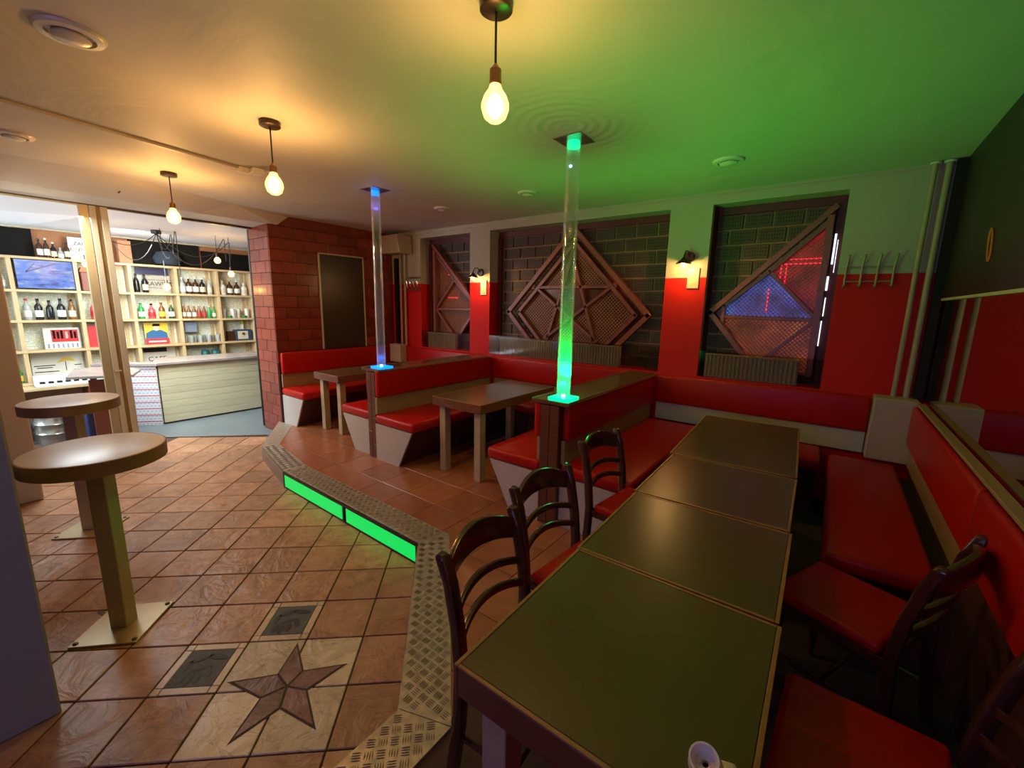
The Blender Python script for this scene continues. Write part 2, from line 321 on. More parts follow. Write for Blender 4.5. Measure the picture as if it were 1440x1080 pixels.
# ------------------------------------------------------------------ mesh helpers
class MB:
    def __init__(s): s.v = []; s.f = []
    def add(s, vs, fs):
        o = len(s.v); s.v += [tuple(v) for v in vs]; s.f += [tuple(i+o for i in f) for f in fs]; return s
    def box(s, x0, x1, y0, y1, z0, z1):
        vs = [(x, y, z) for z in (z0, z1) for y in (y0, y1) for x in (x0, x1)]
        return s.add(vs, [(0, 2, 3, 1), (4, 5, 7, 6), (0, 1, 5, 4), (2, 6, 7, 3), (0, 4, 6, 2), (1, 3, 7, 5)])
    def prism(s, poly, z0, z1):
        """poly: counter-clockwise (x, y) outline"""
        n = len(poly); vs = [(x, y, z0) for x, y in poly]+[(x, y, z1) for x, y in poly]
        return s.add(vs, [tuple(range(n-1, -1, -1)), tuple(range(n, 2*n))]+[(i, (i+1) % n, n+(i+1) % n, n+i) for i in range(n)])
    def hull8(s, a, b):
        """frustum between two quads a (bottom, ccw from above) and b (top)"""
        return s.add(list(a)+list(b), [(3, 2, 1, 0), (4, 5, 6, 7)]+[(i, (i+1) % 4, 4+(i+1) % 4, 4+i) for i in range(4)])
    def xzprism(s, poly, y0, y1):
        """outline in (x, z), extruded along y"""
        n = len(poly); vs = [(x, y0, z) for x, z in poly]+[(x, y1, z) for x, z in poly]
        return s.add(vs, [tuple(range(n)), tuple(range(2*n-1, n-1, -1))]+[(i, n+i, n+(i+1) % n, (i+1) % n) for i in range(n)])
    def yzprism(s, poly, x0, x1):
        n = len(poly); vs = [(x0, y, z) for y, z in poly]+[(x1, y, z) for y, z in poly]
        return s.add(vs, [tuple(range(n-1, -1, -1)), tuple(range(n, 2*n))]+[(i, (i+1) % n, n+(i+1) % n, n+i) for i in range(n)])
    def bar(s, a, b, w, h, up=(0, 0, 1)):
        """square bar from a to b; w across, h along up"""
        a = Vector(a); b = Vector(b); d = (b-a).normalized(); u = Vector(up); sd = d.cross(u).normalized(); u = sd.cross(d).normalized()
        q = lambda p: [p-sd*w/2-u*h/2, p+sd*w/2-u*h/2, p+sd*w/2+u*h/2, p-sd*w/2+u*h/2]
        vs = q(a)+q(b)
        return s.add(vs, [(0, 1, 2, 3), (7, 6, 5, 4)]+[(i, 4+i, 4+(i+1) % 4, (i+1) % 4) for i in range(4)])
    def tube(s, path, r, seg=10, cap=True):
        P = [Vector(p) for p in path]; n = len(P); o = len(s.v); prev = None
        rr = r if isinstance(r, (list, tuple)) else [r]*n
        for i, p in enumerate(P):
            d = (P[min(i+1, n-1)]-P[max(i-1, 0)]).normalized()
            if prev is None:
                a = Vector((0, 0, 1)) if abs(d.z) < 0.9 else Vector((1, 0, 0))
                u = d.cross(a).normalized()
            else:
                u = (prev-d*prev.dot(d)).normalized()
            prev = u; v = d.cross(u)
            for k in range(seg):
                t = 2*PI*k/seg; s.v.append(tuple(p+(u*math.cos(t)+v*math.sin(t))*rr[i]))
        for i in range(n-1):
            for k in range(seg):
                s.f.append((o+i*seg+k, o+i*seg+(k+1) % seg, o+(i+1)*seg+(k+1) % seg, o+(i+1)*seg+k))
        if cap:
            s.f.append(tuple(o+k for k in range(seg-1, -1, -1))); s.f.append(tuple(o+(n-1)*seg+k for k in range(seg)))
        return s
    def lathe(s, prof, seg=20, c=(0, 0, 0)):
        """prof: (radius, z) bottom to top"""
        o = len(s.v); n = len(prof)
        for r, z in prof:
            for k in range(seg):
                t = 2*PI*k/seg; s.v.append((c[0]+r*math.cos(t), c[1]+r*math.sin(t), c[2]+z))
        for i in range(n-1):
            for k in range(seg):
                s.f.append((o+i*seg+k, o+i*seg+(k+1) % seg, o+(i+1)*seg+(k+1) % seg, o+(i+1)*seg+k))
        if prof[0][0] > 1e-4: s.f.append(tuple(o+k for k in range(seg-1, -1, -1)))
        if prof[-1][0] > 1e-4: s.f.append(tuple(o+(n-1)*seg+k for k in range(seg)))
        return s
    def mesh(s, name, mat, smooth=False, bevel=0.0, segs=1):
        me = bpy.data.meshes.new(name); me.from_pydata(s.v, [], s.f); me.validate()
        if bevel:
            bm = bmesh.new(); bm.from_mesh(me)
            bmesh.ops.remove_doubles(bm, verts=bm.verts, dist=1e-5)
            es = [e for e in bm.edges if len(e.link_faces) == 2 and e.calc_face_angle(0) > 0.5]
            bmesh.ops.bevel(bm, geom=es, offset=bevel, segments=segs, profile=0.5, affect='EDGES', clamp_overlap=True)
            bm.to_mesh(me); bm.free()
        if mat is not None: me.materials.append(MAT[mat] if isinstance(mat, str) else mat)
        if smooth:
            for p in me.polygons: p.use_smooth = True
            try: me.set_sharp_from_angle(angle=0.7)
            except Exception: pass
        return me
def link(name, me, parent=None, loc=None, rz=0.0):
    o = bpy.data.objects.new(name, me); col.objects.link(o)
    if parent is not None: o.parent = parent
    if loc is not None: o.location = loc
    if rz: o.rotation_euler = (0, 0, rz)
    return o
def obj(name, mb, mat, parent=None, smooth=False, bevel=0.0, segs=1, loc=None, rz=0.0):
    return link(name, mb.mesh(name, mat, smooth, bevel, segs), parent, loc, rz)
def tag(o, label=None, cat=None, group=None, kind=None):
    if label: o['label'] = label
    if cat: o['category'] = cat
    if group: o['group'] = group
    if kind: o['kind'] = kind
    return o
def thing(name, label, cat, loc=(0, 0, 0), rz=0.0, group=None):
    o = bpy.data.objects.new(name, None); col.objects.link(o)
    o.empty_display_size = 0.1; o.location = loc; o.rotation_euler = (0, 0, rz)
    return tag(o, label, cat, group)
def struct(name, mb, mat, **k):
    o = obj(name, mb, mat, **k); o['kind'] = 'structure'; return o
def copy_tree(o, parent=None):
    c = o.copy(); col.objects.link(c)
    if parent is not None: c.parent = parent
    for ch in [x for x in o.children]: copy_tree(ch, c)
    return c
ORD = ['first', 'second', 'third', 'fourth', 'fifth', 'sixth', 'seventh', 'eighth', 'ninth']
def text_mesh(name, body, size, mat, parent, matrix, bold=False, align='CENTER'):
    cu = bpy.data.curves.new(name, 'FONT'); cu.body = body; cu.size = size; cu.align_x = align; cu.align_y = 'CENTER'; cu.extrude = 0.0008
    cu.resolution_u = 3
    t = bpy.data.objects.new(name, cu); col.objects.link(t)
    dg = bpy.context.evaluated_depsgraph_get(); me = bpy.data.meshes.new_from_object(t.evaluated_get(dg))
    bpy.data.objects.remove(t); me.materials.clear(); me.materials.append(MAT[mat] if isinstance(mat, str) else mat)
    o = link(name, me, parent); o.matrix_local = matrix
    return o

# ================================================================== SETTING
S, ZC, YB, XL, XR = 0.165, 2.88, 4.52, -5.86, 0.60
OUT = [(-5.97, 2.62), (-5.08, 2.02), (-4.13, 1.822), (-2.13, 1.79), (-1.232, 0.917), (-1.24, -0.60)]   # platform edge
INN = [(-5.66, 2.66), (-4.98, 2.17), (-4.09, 2.03), (-2.04, 2.005), (-1.01, 0.995), (-1.02, -0.60)]    # inner edge of the steel nosing

# ---- lower floor with diagonal tiles
floor = struct('floor', MB().box(-6.45, XR+0.1, -3.0, YB, -0.14, -0.008), 'grout')
TH = math.radians(42.3); ex = Vector((math.cos(TH), math.sin(TH))); dx = Vector((-math.sin(TH), math.cos(TH)))
E0, EP, D0, DP = -1.187, 0.298, 2.113, 0.3065
tile_me = MB().box(-EP/2+0.004, EP/2-0.004, -DP/2+0.004, DP/2-0.004, -0.012, 0.0).mesh('tile', 'tile', bevel=0.003)
white_me = MB().box(-EP/2+0.004, EP/2-0.004, -DP/2+0.004, DP/2-0.004, -0.012, 0.0).mesh('tile', 'tile_white', bevel=0.003)
def inside(p, poly):
    c = False; n = len(poly)
    for i in range(n):
        a, b = poly[i], poly[(i+1) % n]
        if (a[1] > p[1]) != (b[1] > p[1]) and p[0] < (b[0]-a[0])*(p[1]-a[1])/(b[1]-a[1])+a[0]: c = not c
    return c
plat_poly = OUT+[(XR, -0.6), (XR, YB), (XL, YB), (XL, 2.62)]
th_a, th_b = Vector((-6.95, 1.53)), Vector((-6.02, 2.46))          # threshold of the bar room
def past_threshold(p):
    d = th_b-th_a; return d.x*(p[1]-th_a.y)-d.y*(p[0]-th_a.x) > -0.05
for ie in range(-19, 9):
    for jd in range(-9, 13):
        ce, cd_ = E0+(ie+0.5)*EP, D0+(jd+0.5)*DP
        p = ex*ce+dx*cd_
        if not (-6.75 < p.x < -0.95 and -0.55 < p.y < 2.62): continue
        if past_threshold(p): continue
        cor = [p+ex*a*EP/2+dx*b*DP/2 for a in (-1, 1) for b in (-1, 1)]
        if all(inside(c, plat_poly) for c in cor): continue
        if p.x > -2.3 and p.y < -0.2: continue
        if (ie, jd) in ((-1, -1), (0, 0)):
            # a hand-print tile: four border strips, four corner pieces, a slate with a pressed hand
            base = ex*ce+dx*cd_
            def lp(name, x0, x1, y0, y1, mat, z=0.0):
                return obj(name, MB().box(x0, x1, y0, y1, -0.012, z), mat, floor, bevel=0.0015, loc=(base.x, base.y, 0), rz=TH)
            a, bq, c = EP/2-0.004, DP/2-0.004, 0.036
            for sx in (-1, 1):
                for sy in (-1, 1):
                    xs = sorted((sx*a, sx*(a-c))); ys = sorted((sy*bq, sy*(bq-c)))
                    lp('corner_tile', xs[0], xs[1], ys[0], ys[1], 'bone')
            for sx in (-1, 1):
                xs = sorted((sx*a, sx*(a-c))); lp('border_tile', xs[0], xs[1], -bq+c+0.003, bq-c-0.003, 'bone')
                ys = sorted((sx*bq, sx*(bq-c))); lp('border_tile', -a+c+0.003, a-c-0.003, ys[0], ys[1], 'bone')
            sl = lp('slate_tile', -a+c+0.002, a-c-0.002, -bq+c+0.002, bq-c-0.002, 'slate')
            # pressed hand: palm ring, thumb, four fingers, fingers pointing to the viewer
            hp = MB()
            def oval(cx, cy, rx, ry, ang, n=14):
                vs = []
                for k in range(n):
                    t = 2*PI*k/n; u, v = rx*math.cos(t), ry*math.sin(t)
                    vs.append((cx+u*math.cos(ang)-v*math.sin(ang), cy+u*math.sin(ang)+v*math.cos(ang), 0.0022))
                hp.add(vs, [tuple(range(n))])
            for cx, cy, rx, ry, ang in [(-0.055, -0.06, 0.014, 0.036, -0.2), (-0.022, -0.068, 0.015, 0.036, -0.05), (0.012, -0.058, 0.015, 0.035, 0.1), (0.048, -0.03, 0.014, 0.034, 0.5),
                                        (0.045, 0.062, 0.050, 0.015, -0.15), (-0.03, 0.055, 0.055, 0.012, 0.5), (-0.07, 0.01, 0.008, 0.04, -0.1), (0.0, -0.008, 0.05, 0.008, 0.35)]:
                oval(cx, cy, rx, ry, ang)
            hp_o = obj('hand_print', hp, 'hand', sl)
            continue
        white = ie in (0, 1) and jd in (-1, -2)
        o = link('tile', white_me if white else tile_me, floor, (p.x, p.y, random.uniform(-0.0008, 0.0008)), TH+random.choice((0, PI)))
# star inlay: five kite-shaped pieces
ctr = (-1.865, 0.757)
tips = [(-2.079, 0.911), (-1.769, 0.993), (-1.575, 0.732), (-1.786, 0.487), (-2.1, 0.602)]
notch = [(-1.893, 0.846), (-1.775, 0.803), (-1.78, 0.685), (-1.899, 0.654), (-1.968, 0.761)]
ring = []
for k in range(5): ring += [tips[k], notch[k]]
def grow(p, f): return (ctr[0]+(p[0]-ctr[0])*f, ctr[1]+(p[1]-ctr[1])*f)
def ccw(poly):
    a = sum(poly[i][0]*poly[(i+1) % len(poly)][1]-poly[(i+1) % len(poly)][0]*poly[i][1] for i in range(len(poly)))
    return poly if a > 0 else poly[::-1]
go = obj('star_grout', MB().prism(ccw([grow(p, 1.06) for p in ring]), -0.01, 0.0012), 'grout', floor)
for k in range(5):
    kite = [ctr, notch[k-1], tips[k], notch[k]]
    cx = sum(p[0] for p in kite)/4; cy = sum(p[1] for p in kite)/4
    kite = ccw([(cx+(p[0]-cx)*0.93, cy+(p[1]-cy)*0.93) for p in kite])
    mb = MB().prism([(x-cx, y-cy) for x, y in kite], -0.005, 0.0035)
    obj('star_piece', mb, 'star', floor, bevel=0.0015, loc=(cx, cy, 0))

# ---- raised platform
platform = struct('floor_platform', MB().prism(ccw(plat_poly), -0.006, S-0.009), 'grout')
def clip_half(poly, a, b):
    """keep the part of poly left of a->b"""
    out = []; n = len(poly)
    sd = lambda p: (b[0]-a[0])*(p[1]-a[1])-(b[1]-a[1])*(p[0]-a[0])
    for i in range(n):
        p, q = poly[i], poly[(i+1) % n]; sp_, sq = sd(p), sd(q)
        if sp_ >= 0: out.append(p)
        if (sp_ >= 0) != (sq >= 0):
            t = sp_/(sp_-sq); out.append((p[0]+(q[0]-p[0])*t, p[1]+(q[1]-p[1])*t))
    return out
def seg_dist(p, a, b):
    a = Vector(a); b = Vector(b); p = Vector(p); d = b-a; t = max(0, min(1, (p-a).dot(d)/d.length_squared)); return (a+d*t-p).length
PT = 0.36
ptile_me = MB().box(-PT/2+0.002, PT/2-0.002, -PT/2+0.002, PT/2-0.002, -0.01, 0).mesh('platform_tile', 'ptile', bevel=0.0015)
for i in range(-18, 8):
    for j in range(-8, 8):
        cx, cy = -3.735+i*PT+PT*0.0, 2.445+j*PT
        if not (XL-0.1 < cx < XR+0.1 and -0.5 < cy < YB): continue
        sq = [(cx+a*(PT/2-0.002), cy+b*(PT/2-0.002)) for a, b in ((-1, -1), (1, -1), (1, 1), (-1, 1))]
        ins = [inside(p, plat_poly) for p in sq]
        if not any(ins): continue
        if all(ins):
            link('platform_tile', ptile_me, platform, (cx, cy, S)); continue
        poly = sq
        near = sorted(range(len(OUT)-1), key=lambda k: seg_dist((cx, cy), OUT[k], OUT[k+1]))[0]
        a, b = Vector(OUT[near]), Vector(OUT[near+1]); nrm = Vector((-(b-a).y, (b-a).x)).normalized()*0.03
        poly = clip_half(poly, a+nrm, b+nrm)
        poly = clip_half(poly, (XR-0.0, -1), (XR-0.0, 5)); poly = clip_half(poly, (XL, 5), (XL, -1))
        if len(poly) >= 3:
            obj('platform_tile', MB().prism([(x-cx, y-cy) for x, y in ccw(poly)], -0.01, 0), 'ptile', platform, loc=(cx, cy, S))
# steel nosing plates with raised tread bars, riser faces below them
for k in range(len(OUT)-1):
    a, b, c, d = Vector(OUT[k]), Vector(OUT[k+1]), Vector(INN[k+1]), Vector(INN[k])
    dirv = (b-a).normalized(); nrm = Vector((-dirv.y, dirv.x))
    eps = dirv*0.0015
    q = [a+eps, b-eps, c-eps, d+eps]
    np_ = obj('nosing_plate', MB().prism(ccw([tuple(p) for p in q]), S-0.02, S+0.003), 'plate', platform, bevel=0.001)
    if k >= 1:
        mb = MB(); pitch = 0.044; L = (b-a).length+0.5
        ax = (dirv+nrm).normalized(); ay = (nrm-dirv).normalized(); nn = int(L/pitch)+10
        quad = [tuple(p) for p in q]
        for i in range(-nn, nn):
            for j in range(-nn, nn):
                cpt = a+ax*(i*pitch)+ay*(j*pitch)
                if not inside(cpt, quad): continue
                if min(seg_dist(cpt, quad[t], quad[(t+1) % 4]) for t in range(4)) < 0.020: continue
                u, v = (ax, ay) if (i+j) % 2 == 0 else (ay, ax)
                for bnum in (-1.5, -0.5, 0.5, 1.5):
                    o = cpt+v*(bnum*0.0092); h = 0.0185; wd = 0.0030
                    z0, z1 = S+0.003, S+0.0062
                    vs = [o-u*h, o+v*wd, o+u*h, o-v*wd]
                    mb.add([(p.x, p.y, z0) for p in vs]+[(o.x-u.x*h*0.6, o.y-u.y*h*0.6, z1), (o.x+u.x*h*0.6, o.y+u.y*h*0.6, z1)],
                           [(0, 3, 5, 4), (3, 2, 5), (2, 1, 4, 5), (1, 0, 4)])
        tag(obj('tread_bars', mb, 'tread', np_), kind='stuff')
    # riser
    o2 = -nrm*0.004
    ln = (b-a).length
    if k == 2:
        segs = [(0.0, 0.525, 'green_led'), (0.54, 1.0, 'green_led')]
        for t0, t1, mt in segs:
            p0, p1 = a+(b-a)*(t0+0.012)+o2*2, a+(b-a)*(t1-0.006)+o2*2
            obj('led_panel', MB().bar((p0.x, p0.y, 0.076), (p1.x, p1.y, 0.076), 0.008, 0.118), mt, platform)
        fr = MB()
        p0, p1 = a+o2*2, b+o2*2
        fr.bar((p0.x, p0.y, 0.151), (p1.x, p1.y, 0.151), 0.012, 0.024); fr.bar((p0.x, p0.y, 0.008), (p1.x, p1.y, 0.008), 0.012, 0.014)
        for t in (0.004, 0.5325, 0.997):
            p = a+(b-a)*t+o2*2; fr.bar((p.x, p.y, 0.0), (p.x, p.y, 0.16), 0.018, 0.014, up=(dirv.y, -dirv.x, 0))
        obj('led_frame', fr, 'bronze', platform)
    else:
        p0, p1 = a+o2, b+o2
        obj('riser_plate', MB().bar((p0.x, p0.y, 0.073), (p1.x, p1.y, 0.073), 0.008, 0.146), 'steel', platform)

# ---- back wall with three niches
WIN = [(-5.18, -4.16), (-3.80, -1.455), (-1.06, -0.045)]
ZT, ZS = 2.77, 1.14
mb = MB()
xs = [-6.42]+[x for wn in WIN for x in wn]+[XR+0.2]
for i in range(0, len(xs), 2): mb.box(xs[i], xs[i+1], YB, YB+0.24, 0, ZC)
for a, b in WIN: mb.box(a, b, YB, YB+0.24, ZT, ZC); mb.box(a, b, YB, YB+0.24, 0, ZS)
mb.box(-6.42, XR+0.2, YB+0.24, YB+0.34, 0, ZC)
wall_back = struct('wall_back', mb, 'wall_back')
# niche linings (dark red reveals on the far side) and the perforated bricks at the back
BR, BH = 0.24, 0.143
br_cache = {}
for wi, (a, b) in enumerate(WIN):
    lin = MB().box(a, b, YB+0.222, YB+0.238, ZS, ZT)
    obj('niche_back', lin, 'niche_mortar', wall_back)
    obj('niche_head', MB().box(a+0.002, b-0.002, YB+0.19, YB+0.222, 2.70, ZT-0.002), 'maroon', wall_back)
    if wi == 0: obj('niche_jamb', MB().box(a+0.002, a+0.055, YB+0.17, YB+0.222, ZS, 2.70), 'maroon', wall_back)
    if wi == 1: obj('niche_jamb', MB().box(a+0.002, a+0.06, YB+0.17, YB+0.222, ZS, 2.70), 'maroon', wall_back)
    if wi == 2:
        obj('niche_jamb', MB().box(a+0.001, a+0.012, YB+0.01, YB+0.222, ZS, ZT-0.01), 'maroon', wall_back)
        obj('niche_jamb', MB().box(b-0.06, b-0.002, YB+0.15, YB+0.222, ZS, 2.70), 'maroon', wall_back)
    rows = int((2.70-1.27)/BH)+1
    for r in range(rows):
        z = 2.70-BH*(r+0.5)
        off = (r % 2)*BR/2; x = a-BR+off
        while x < b:
            x0, x1 = max(x, a+0.003), min(x+BR, b-0.003); x += BR
            if x1-x0 < 0.05: continue
            key = round(x1-x0, 2)
            if key not in br_cache:
                br_cache[key] = MB().box(-key/2+0.009, key/2-0.009, -0.012, 0.012, -BH/2+0.009, BH/2-0.009).mesh('brick', 'holed', bevel=0.003)
            link('brick', br_cache[key], wall_back, ((x0+x1)/2, YB+0.212, z))
# thin cornice bead where the back wall meets the ceiling
struct('trim_1', MB().box(-5.86, XR, YB-0.012, YB, ZC-0.045, ZC-0.035), 'cream')

# ---- right wall: mirror below, black panel above
wall_right = struct('wall_right', MB().box(XR+0.02, XR+0.2, -3.0, YB, 0, ZC), 'wall_back')

# ---- left wall of glazed bricks, with its end face towards the bar opening
wall_left = struct('wall_left', MB().box(-6.42, XL-0.010, 2.632, YB, 0, ZC), 'mortar')
ROW = 0.147; Z0 = 1.719-ROW*12
cache = {}
def brick(lx, ly, lz):
    key = (round(lx, 3), round(ly, 3), round(lz, 3))
    if key not in cache:
        cache[key] = MB().box(-lx/2, lx/2, -ly/2, ly/2, -lz/2, lz/2).mesh('brick', 'brick', bevel=0.003)
    return cache[key]
g = 0.0022
for r in range(0, 21):
    z0, z1 = max(Z0+r*ROW, 0.0), min(Z0+(r+1)*ROW, ZC)
    if z1-z0 < 0.02: continue
    if z1 > 1.05:
        y = 2.62-(0.16 if r % 2 else 0.0)
        while y < YB:
            y0, y1 = max(y, 2.62), min(y+0.32, YB); y += 0.32
            if y1-y0 < 0.03: continue
            link('brick', brick(0.02, y1-y0-2*g, z1-z0-2*g), wall_left, (XL-0.010+random.uniform(-0.001, 0.001), (y0+y1)/2, (z0+z1)/2))
    x = -6.42-(0.14 if r % 2 else 0.0)
    while x < XL-0.02:
        x0, x1 = max(x, -6.42), min(x+0.28, XL-0.021); x += 0.28
        if x1-x0 < 0.03: continue
        link('brick', brick(x1-x0-2*g, 0.02, z1-z0-2*g), wall_left, ((x0+x1)/2, 2.63+random.uniform(-0.001, 0.001), (z0+z1)/2))

# ---- ceiling, beam over the bar opening, pillars, the wall behind the viewer
ceiling = struct('ceiling', MB().box(-6.3, XR+0.2, -3.1, YB+0.3, ZC, ZC+0.15), 'ceiling')
top = [(-5.30, -3.0), (-5.30, 0.44), (-5.28, 1.09), (-5.66, 2.2), (-5.86, 2.90)]
near = [(-5.74, -3.0), (-5.76, 0.45), (-5.81, 0.97), (-5.89, 1.9), (-5.86, 2.74)]
far = [(-6.30, -3.0), (-6.30, 0.48), (-6.30, 1.01), (-6.33, 1.9), (-6.36, 2.62)]
mb = MB(); vs = []
for (a, b, c) in zip(top, near, far): vs += [(*a, ZC+0.02), (*a, ZC), (*b, 2.755), (*c, 2.745), (c[0], c[1], ZC+0.02)]
fs = []
for i in range(len(top)-1):
    o = i*5
    for k in range(5): fs.append((o+k, o+(k+1) % 5, o+5+(k+1) % 5, o+5+k))
fs += [(4, 3, 2, 1, 0), tuple(range(20, 25))]
mb.add(vs, fs)
beam = struct('trim_2', mb, 'beam')
struct('trim_3', MB().box(-6.36, -6.30, 0.34, 2.62, 2.725, 2.747), 'bronze')
struct('wall_bar_side', MB().box(-6.42, -5.5, -3.0, 0.344, 0, 2.75), 'cream', bevel=0.01)
struct('wall_pillar', MB().box(-3.0, -2.505, -0.7, 0.09, 0, ZC), 'pillar', bevel=0.008)
mb = MB().box(-6.42, -1.9, -3.2, -3.0, 0, ZC).box(0.3, XR+0.2, -3.2, -3.0, 0, ZC).box(-1.9, 0.3, -3.2, -3.0, 0, 0.9).box(-1.9, 0.3, -3.2, -3.0, 2.3, ZC)
struct('wall_front', mb, 'wall_back')

# ---- bar room shell
t = th_b-th_a
struct('floor_bar', MB().prism(ccw([(-9.5, -2.4), (th_a.x-0.9*t.x, -2.4), (th_a.x-0.9*t.x, th_a.y-0.9*t.y), (th_b.x, th_b.y), (th_b.x+0.1, 2.64), (th_b.x+0.1, 3.9), (-9.5, 3.9)]), -0.1, -0.003), 'bar_floor')
struct('floor_threshold', MB().prism(ccw([(-6.45, -2.4), (-6.45, 2.02), (th_a.x-0.9*t.x, th_a.y-0.9*t.y), (th_a.x-0.9*t.x, -2.4)]), -0.1, -0.008), 'grout')
struct('trim_4', MB().bar((th_a.x-0.9*t.x, th_a.y-0.9*t.y, 0.001), (th_b.x, th_b.y, 0.001), 0.035, 0.006), 'steel')
struct('ceiling_bar', MB().box(-9.5, -6.3, -2.4, 3.95, 2.765, 2.9), 'bar_ceiling')
struct('wall_bar_back', MB().box(-9.5, -9.34, -2.4, 3.95, 0, 2.9), 'orange_wall')
struct('wall_bar_right', MB().box(-9.5, -6.42, 3.80, 3.95, 0, 2.9), 'dark_wall')
mb = MB().box(-9.5, -9.2, -2.4, -2.25, 0, 2.9).box(-7.2, -6.42, -2.4, -2.25, 0, 2.9).box(-9.2, -7.2, -2.4, -2.25, 0, 0.9).box(-9.2, -7.2, -2.4, -2.25, 2.5, 2.9)
struct('wall_bar_left', mb, 'cream')

# ================================================================== WINDOW NICHES
def rect_clip(poly, x0, x1, z0, z1):
    poly = ccw(poly)
    poly = clip_half(poly, (x0, 9), (x0, -9)); 
    if len(poly) > 2: poly = clip_half(poly, (x1, -9), (x1, 9))
    if len(poly) > 2: poly = clip_half(poly, (-99, z0), (99, z0))
    if len(poly) > 2: poly = clip_half(poly, (99, z1), (-99, z1))
    return poly
def bar2d(p, q, wd, ext=0.0):
    p = Vector(p); q = Vector(q); d = (q-p).normalized(); n = Vector((-d.y, d.x))*wd/2; p = p-d*ext; q = q+d*ext
    return [tuple(p-n), tuple(q-n), tuple(q+n), tuple(p+n)]
def frame_bar(name, p, q, wd, y0, y1, mat, parent, clip, ext=0.0):
    poly = rect_clip(bar2d(p, q, wd, ext), *clip)
    if len(poly) < 3: return None
    return obj(name, MB().xzprism(poly, y0, y1), mat, parent, bevel=0.003)
def lattice(poly, holes, clip, parent, y, step=0.030, wd=0.010, ang=PI/4):
    mb = MB()
    xs_ = [p[0] for p in poly]; zs_ = [p[1] for p in poly]
    cx, cz = (min(xs_)+max(xs_))/2, (min(zs_)+max(zs_))/2; R = max(max(xs_)-min(xs_), max(zs_)-min(zs_))*0.8
    for lay, a in enumerate((ang, -ang)):
        d = Vector((math.cos(a), math.sin(a))); n = Vector((-d.y, d.x))
        k = -R
        while k < R:
            t = -R; start = None
            while t <= R+0.02:
                p = Vector((cx, cz))+n*k+d*t
                ok = inside(p, poly) and clip[0] < p.x < clip[1] and clip[2] < p.y < clip[3] and not any(inside(p, h) for h in holes) and t <= R
                if ok and start is None: start = p.copy()
                if not ok and start is not None:
                    e = p-d*0.008
                    if (e-start).length > 0.015: mb.xzprism(bar2d(start, e, wd), y+lay*0.007, y+lay*0.007+0.006)
                    start = None
                t += 0.008
            k += step
    return tag(obj('trellis', mb, 'lattice', parent), kind='stuff')

# middle niche: square screen standing on its corner with a five-pointed star
scr = thing('lattice_screen', 'large dark wooden diamond lattice screen with five-pointed star in the wide middle niche', 'lattice screen', (-2.585, YB+0.135, 1.20))
def rel(p): return (p[0]+2.585, p[1]-1.20)
cl2 = (-3.78+2.585, -1.47+2.585, 0.02, 1.50)
dia = lambda hw, hh: [(0, 0.52+hh), (hw, 0.52), (0, 0.52-hh), (-hw, 0.52)]
outer, inner = dia(0.95, 0.985), dia(0.80, 0.83)
for k in range(4):
    frame_bar('outer_rail', outer[k], outer[(k+1) % 4], 0.055, -0.06, 0.0, 'lattice_frame', scr, cl2, 0.02)
    frame_bar('inner_rail', inner[k], inner[(k+1) % 4], 0.045, -0.035, 0.015, 'lattice_frame', scr, cl2, 0.015)
sc, sr = (-0.02, 0.665), 0.545
pts = [(sc[0]+sr*math.cos(PI/2+k*2*PI/5), sc[1]+sr*math.sin(PI/2+k*2*PI/5)) for k in range(5)]
for k in range(5): frame_bar('star_rail', pts[k], pts[(k+2) % 5], 0.035, -0.03, 0.012, 'lattice_frame', scr, cl2, 0.06)
ir = sr*0.382
pin = [(sc[0]+ir*math.cos(PI/2+PI/5+k*2*PI/5), sc[1]+ir*math.sin(PI/2+PI/5+k*2*PI/5)) for k in range(5)]
holes = [pin, [pts[1], pin[0], pin[1]], [pts[4], pin[3], pin[4]]]
lattice(dia(0.78, 0.81), holes, cl2, scr, 0.018)
bk = rect_clip(dia(0.90, 0.94), *cl2)
obj('backing_pane', MB().xzprism(bk, 0.042, 0.05), 'pane_dark', scr)
for z_, xa, xb in ((0.83, -0.34, -0.16), (0.83, -0.06, 0.15), (0.40, 0.0, 0.05)):  # red reflections drawn as thin glowing strips
    obj('red_reflection_strip', MB().box(xa, xb, 0.034, 0.04, z_-0.004, z_+0.004), 'red_reflection', scr)
for a, b in (((0.46, 0.98), (0.56, 0.87)), ((0.60, 0.84), (0.66, 0.77))):
    obj('red_reflection_strip', MB().xzprism(bar2d(a, b, 0.012), 0.0, 0.006), 'red_reflection', scr)

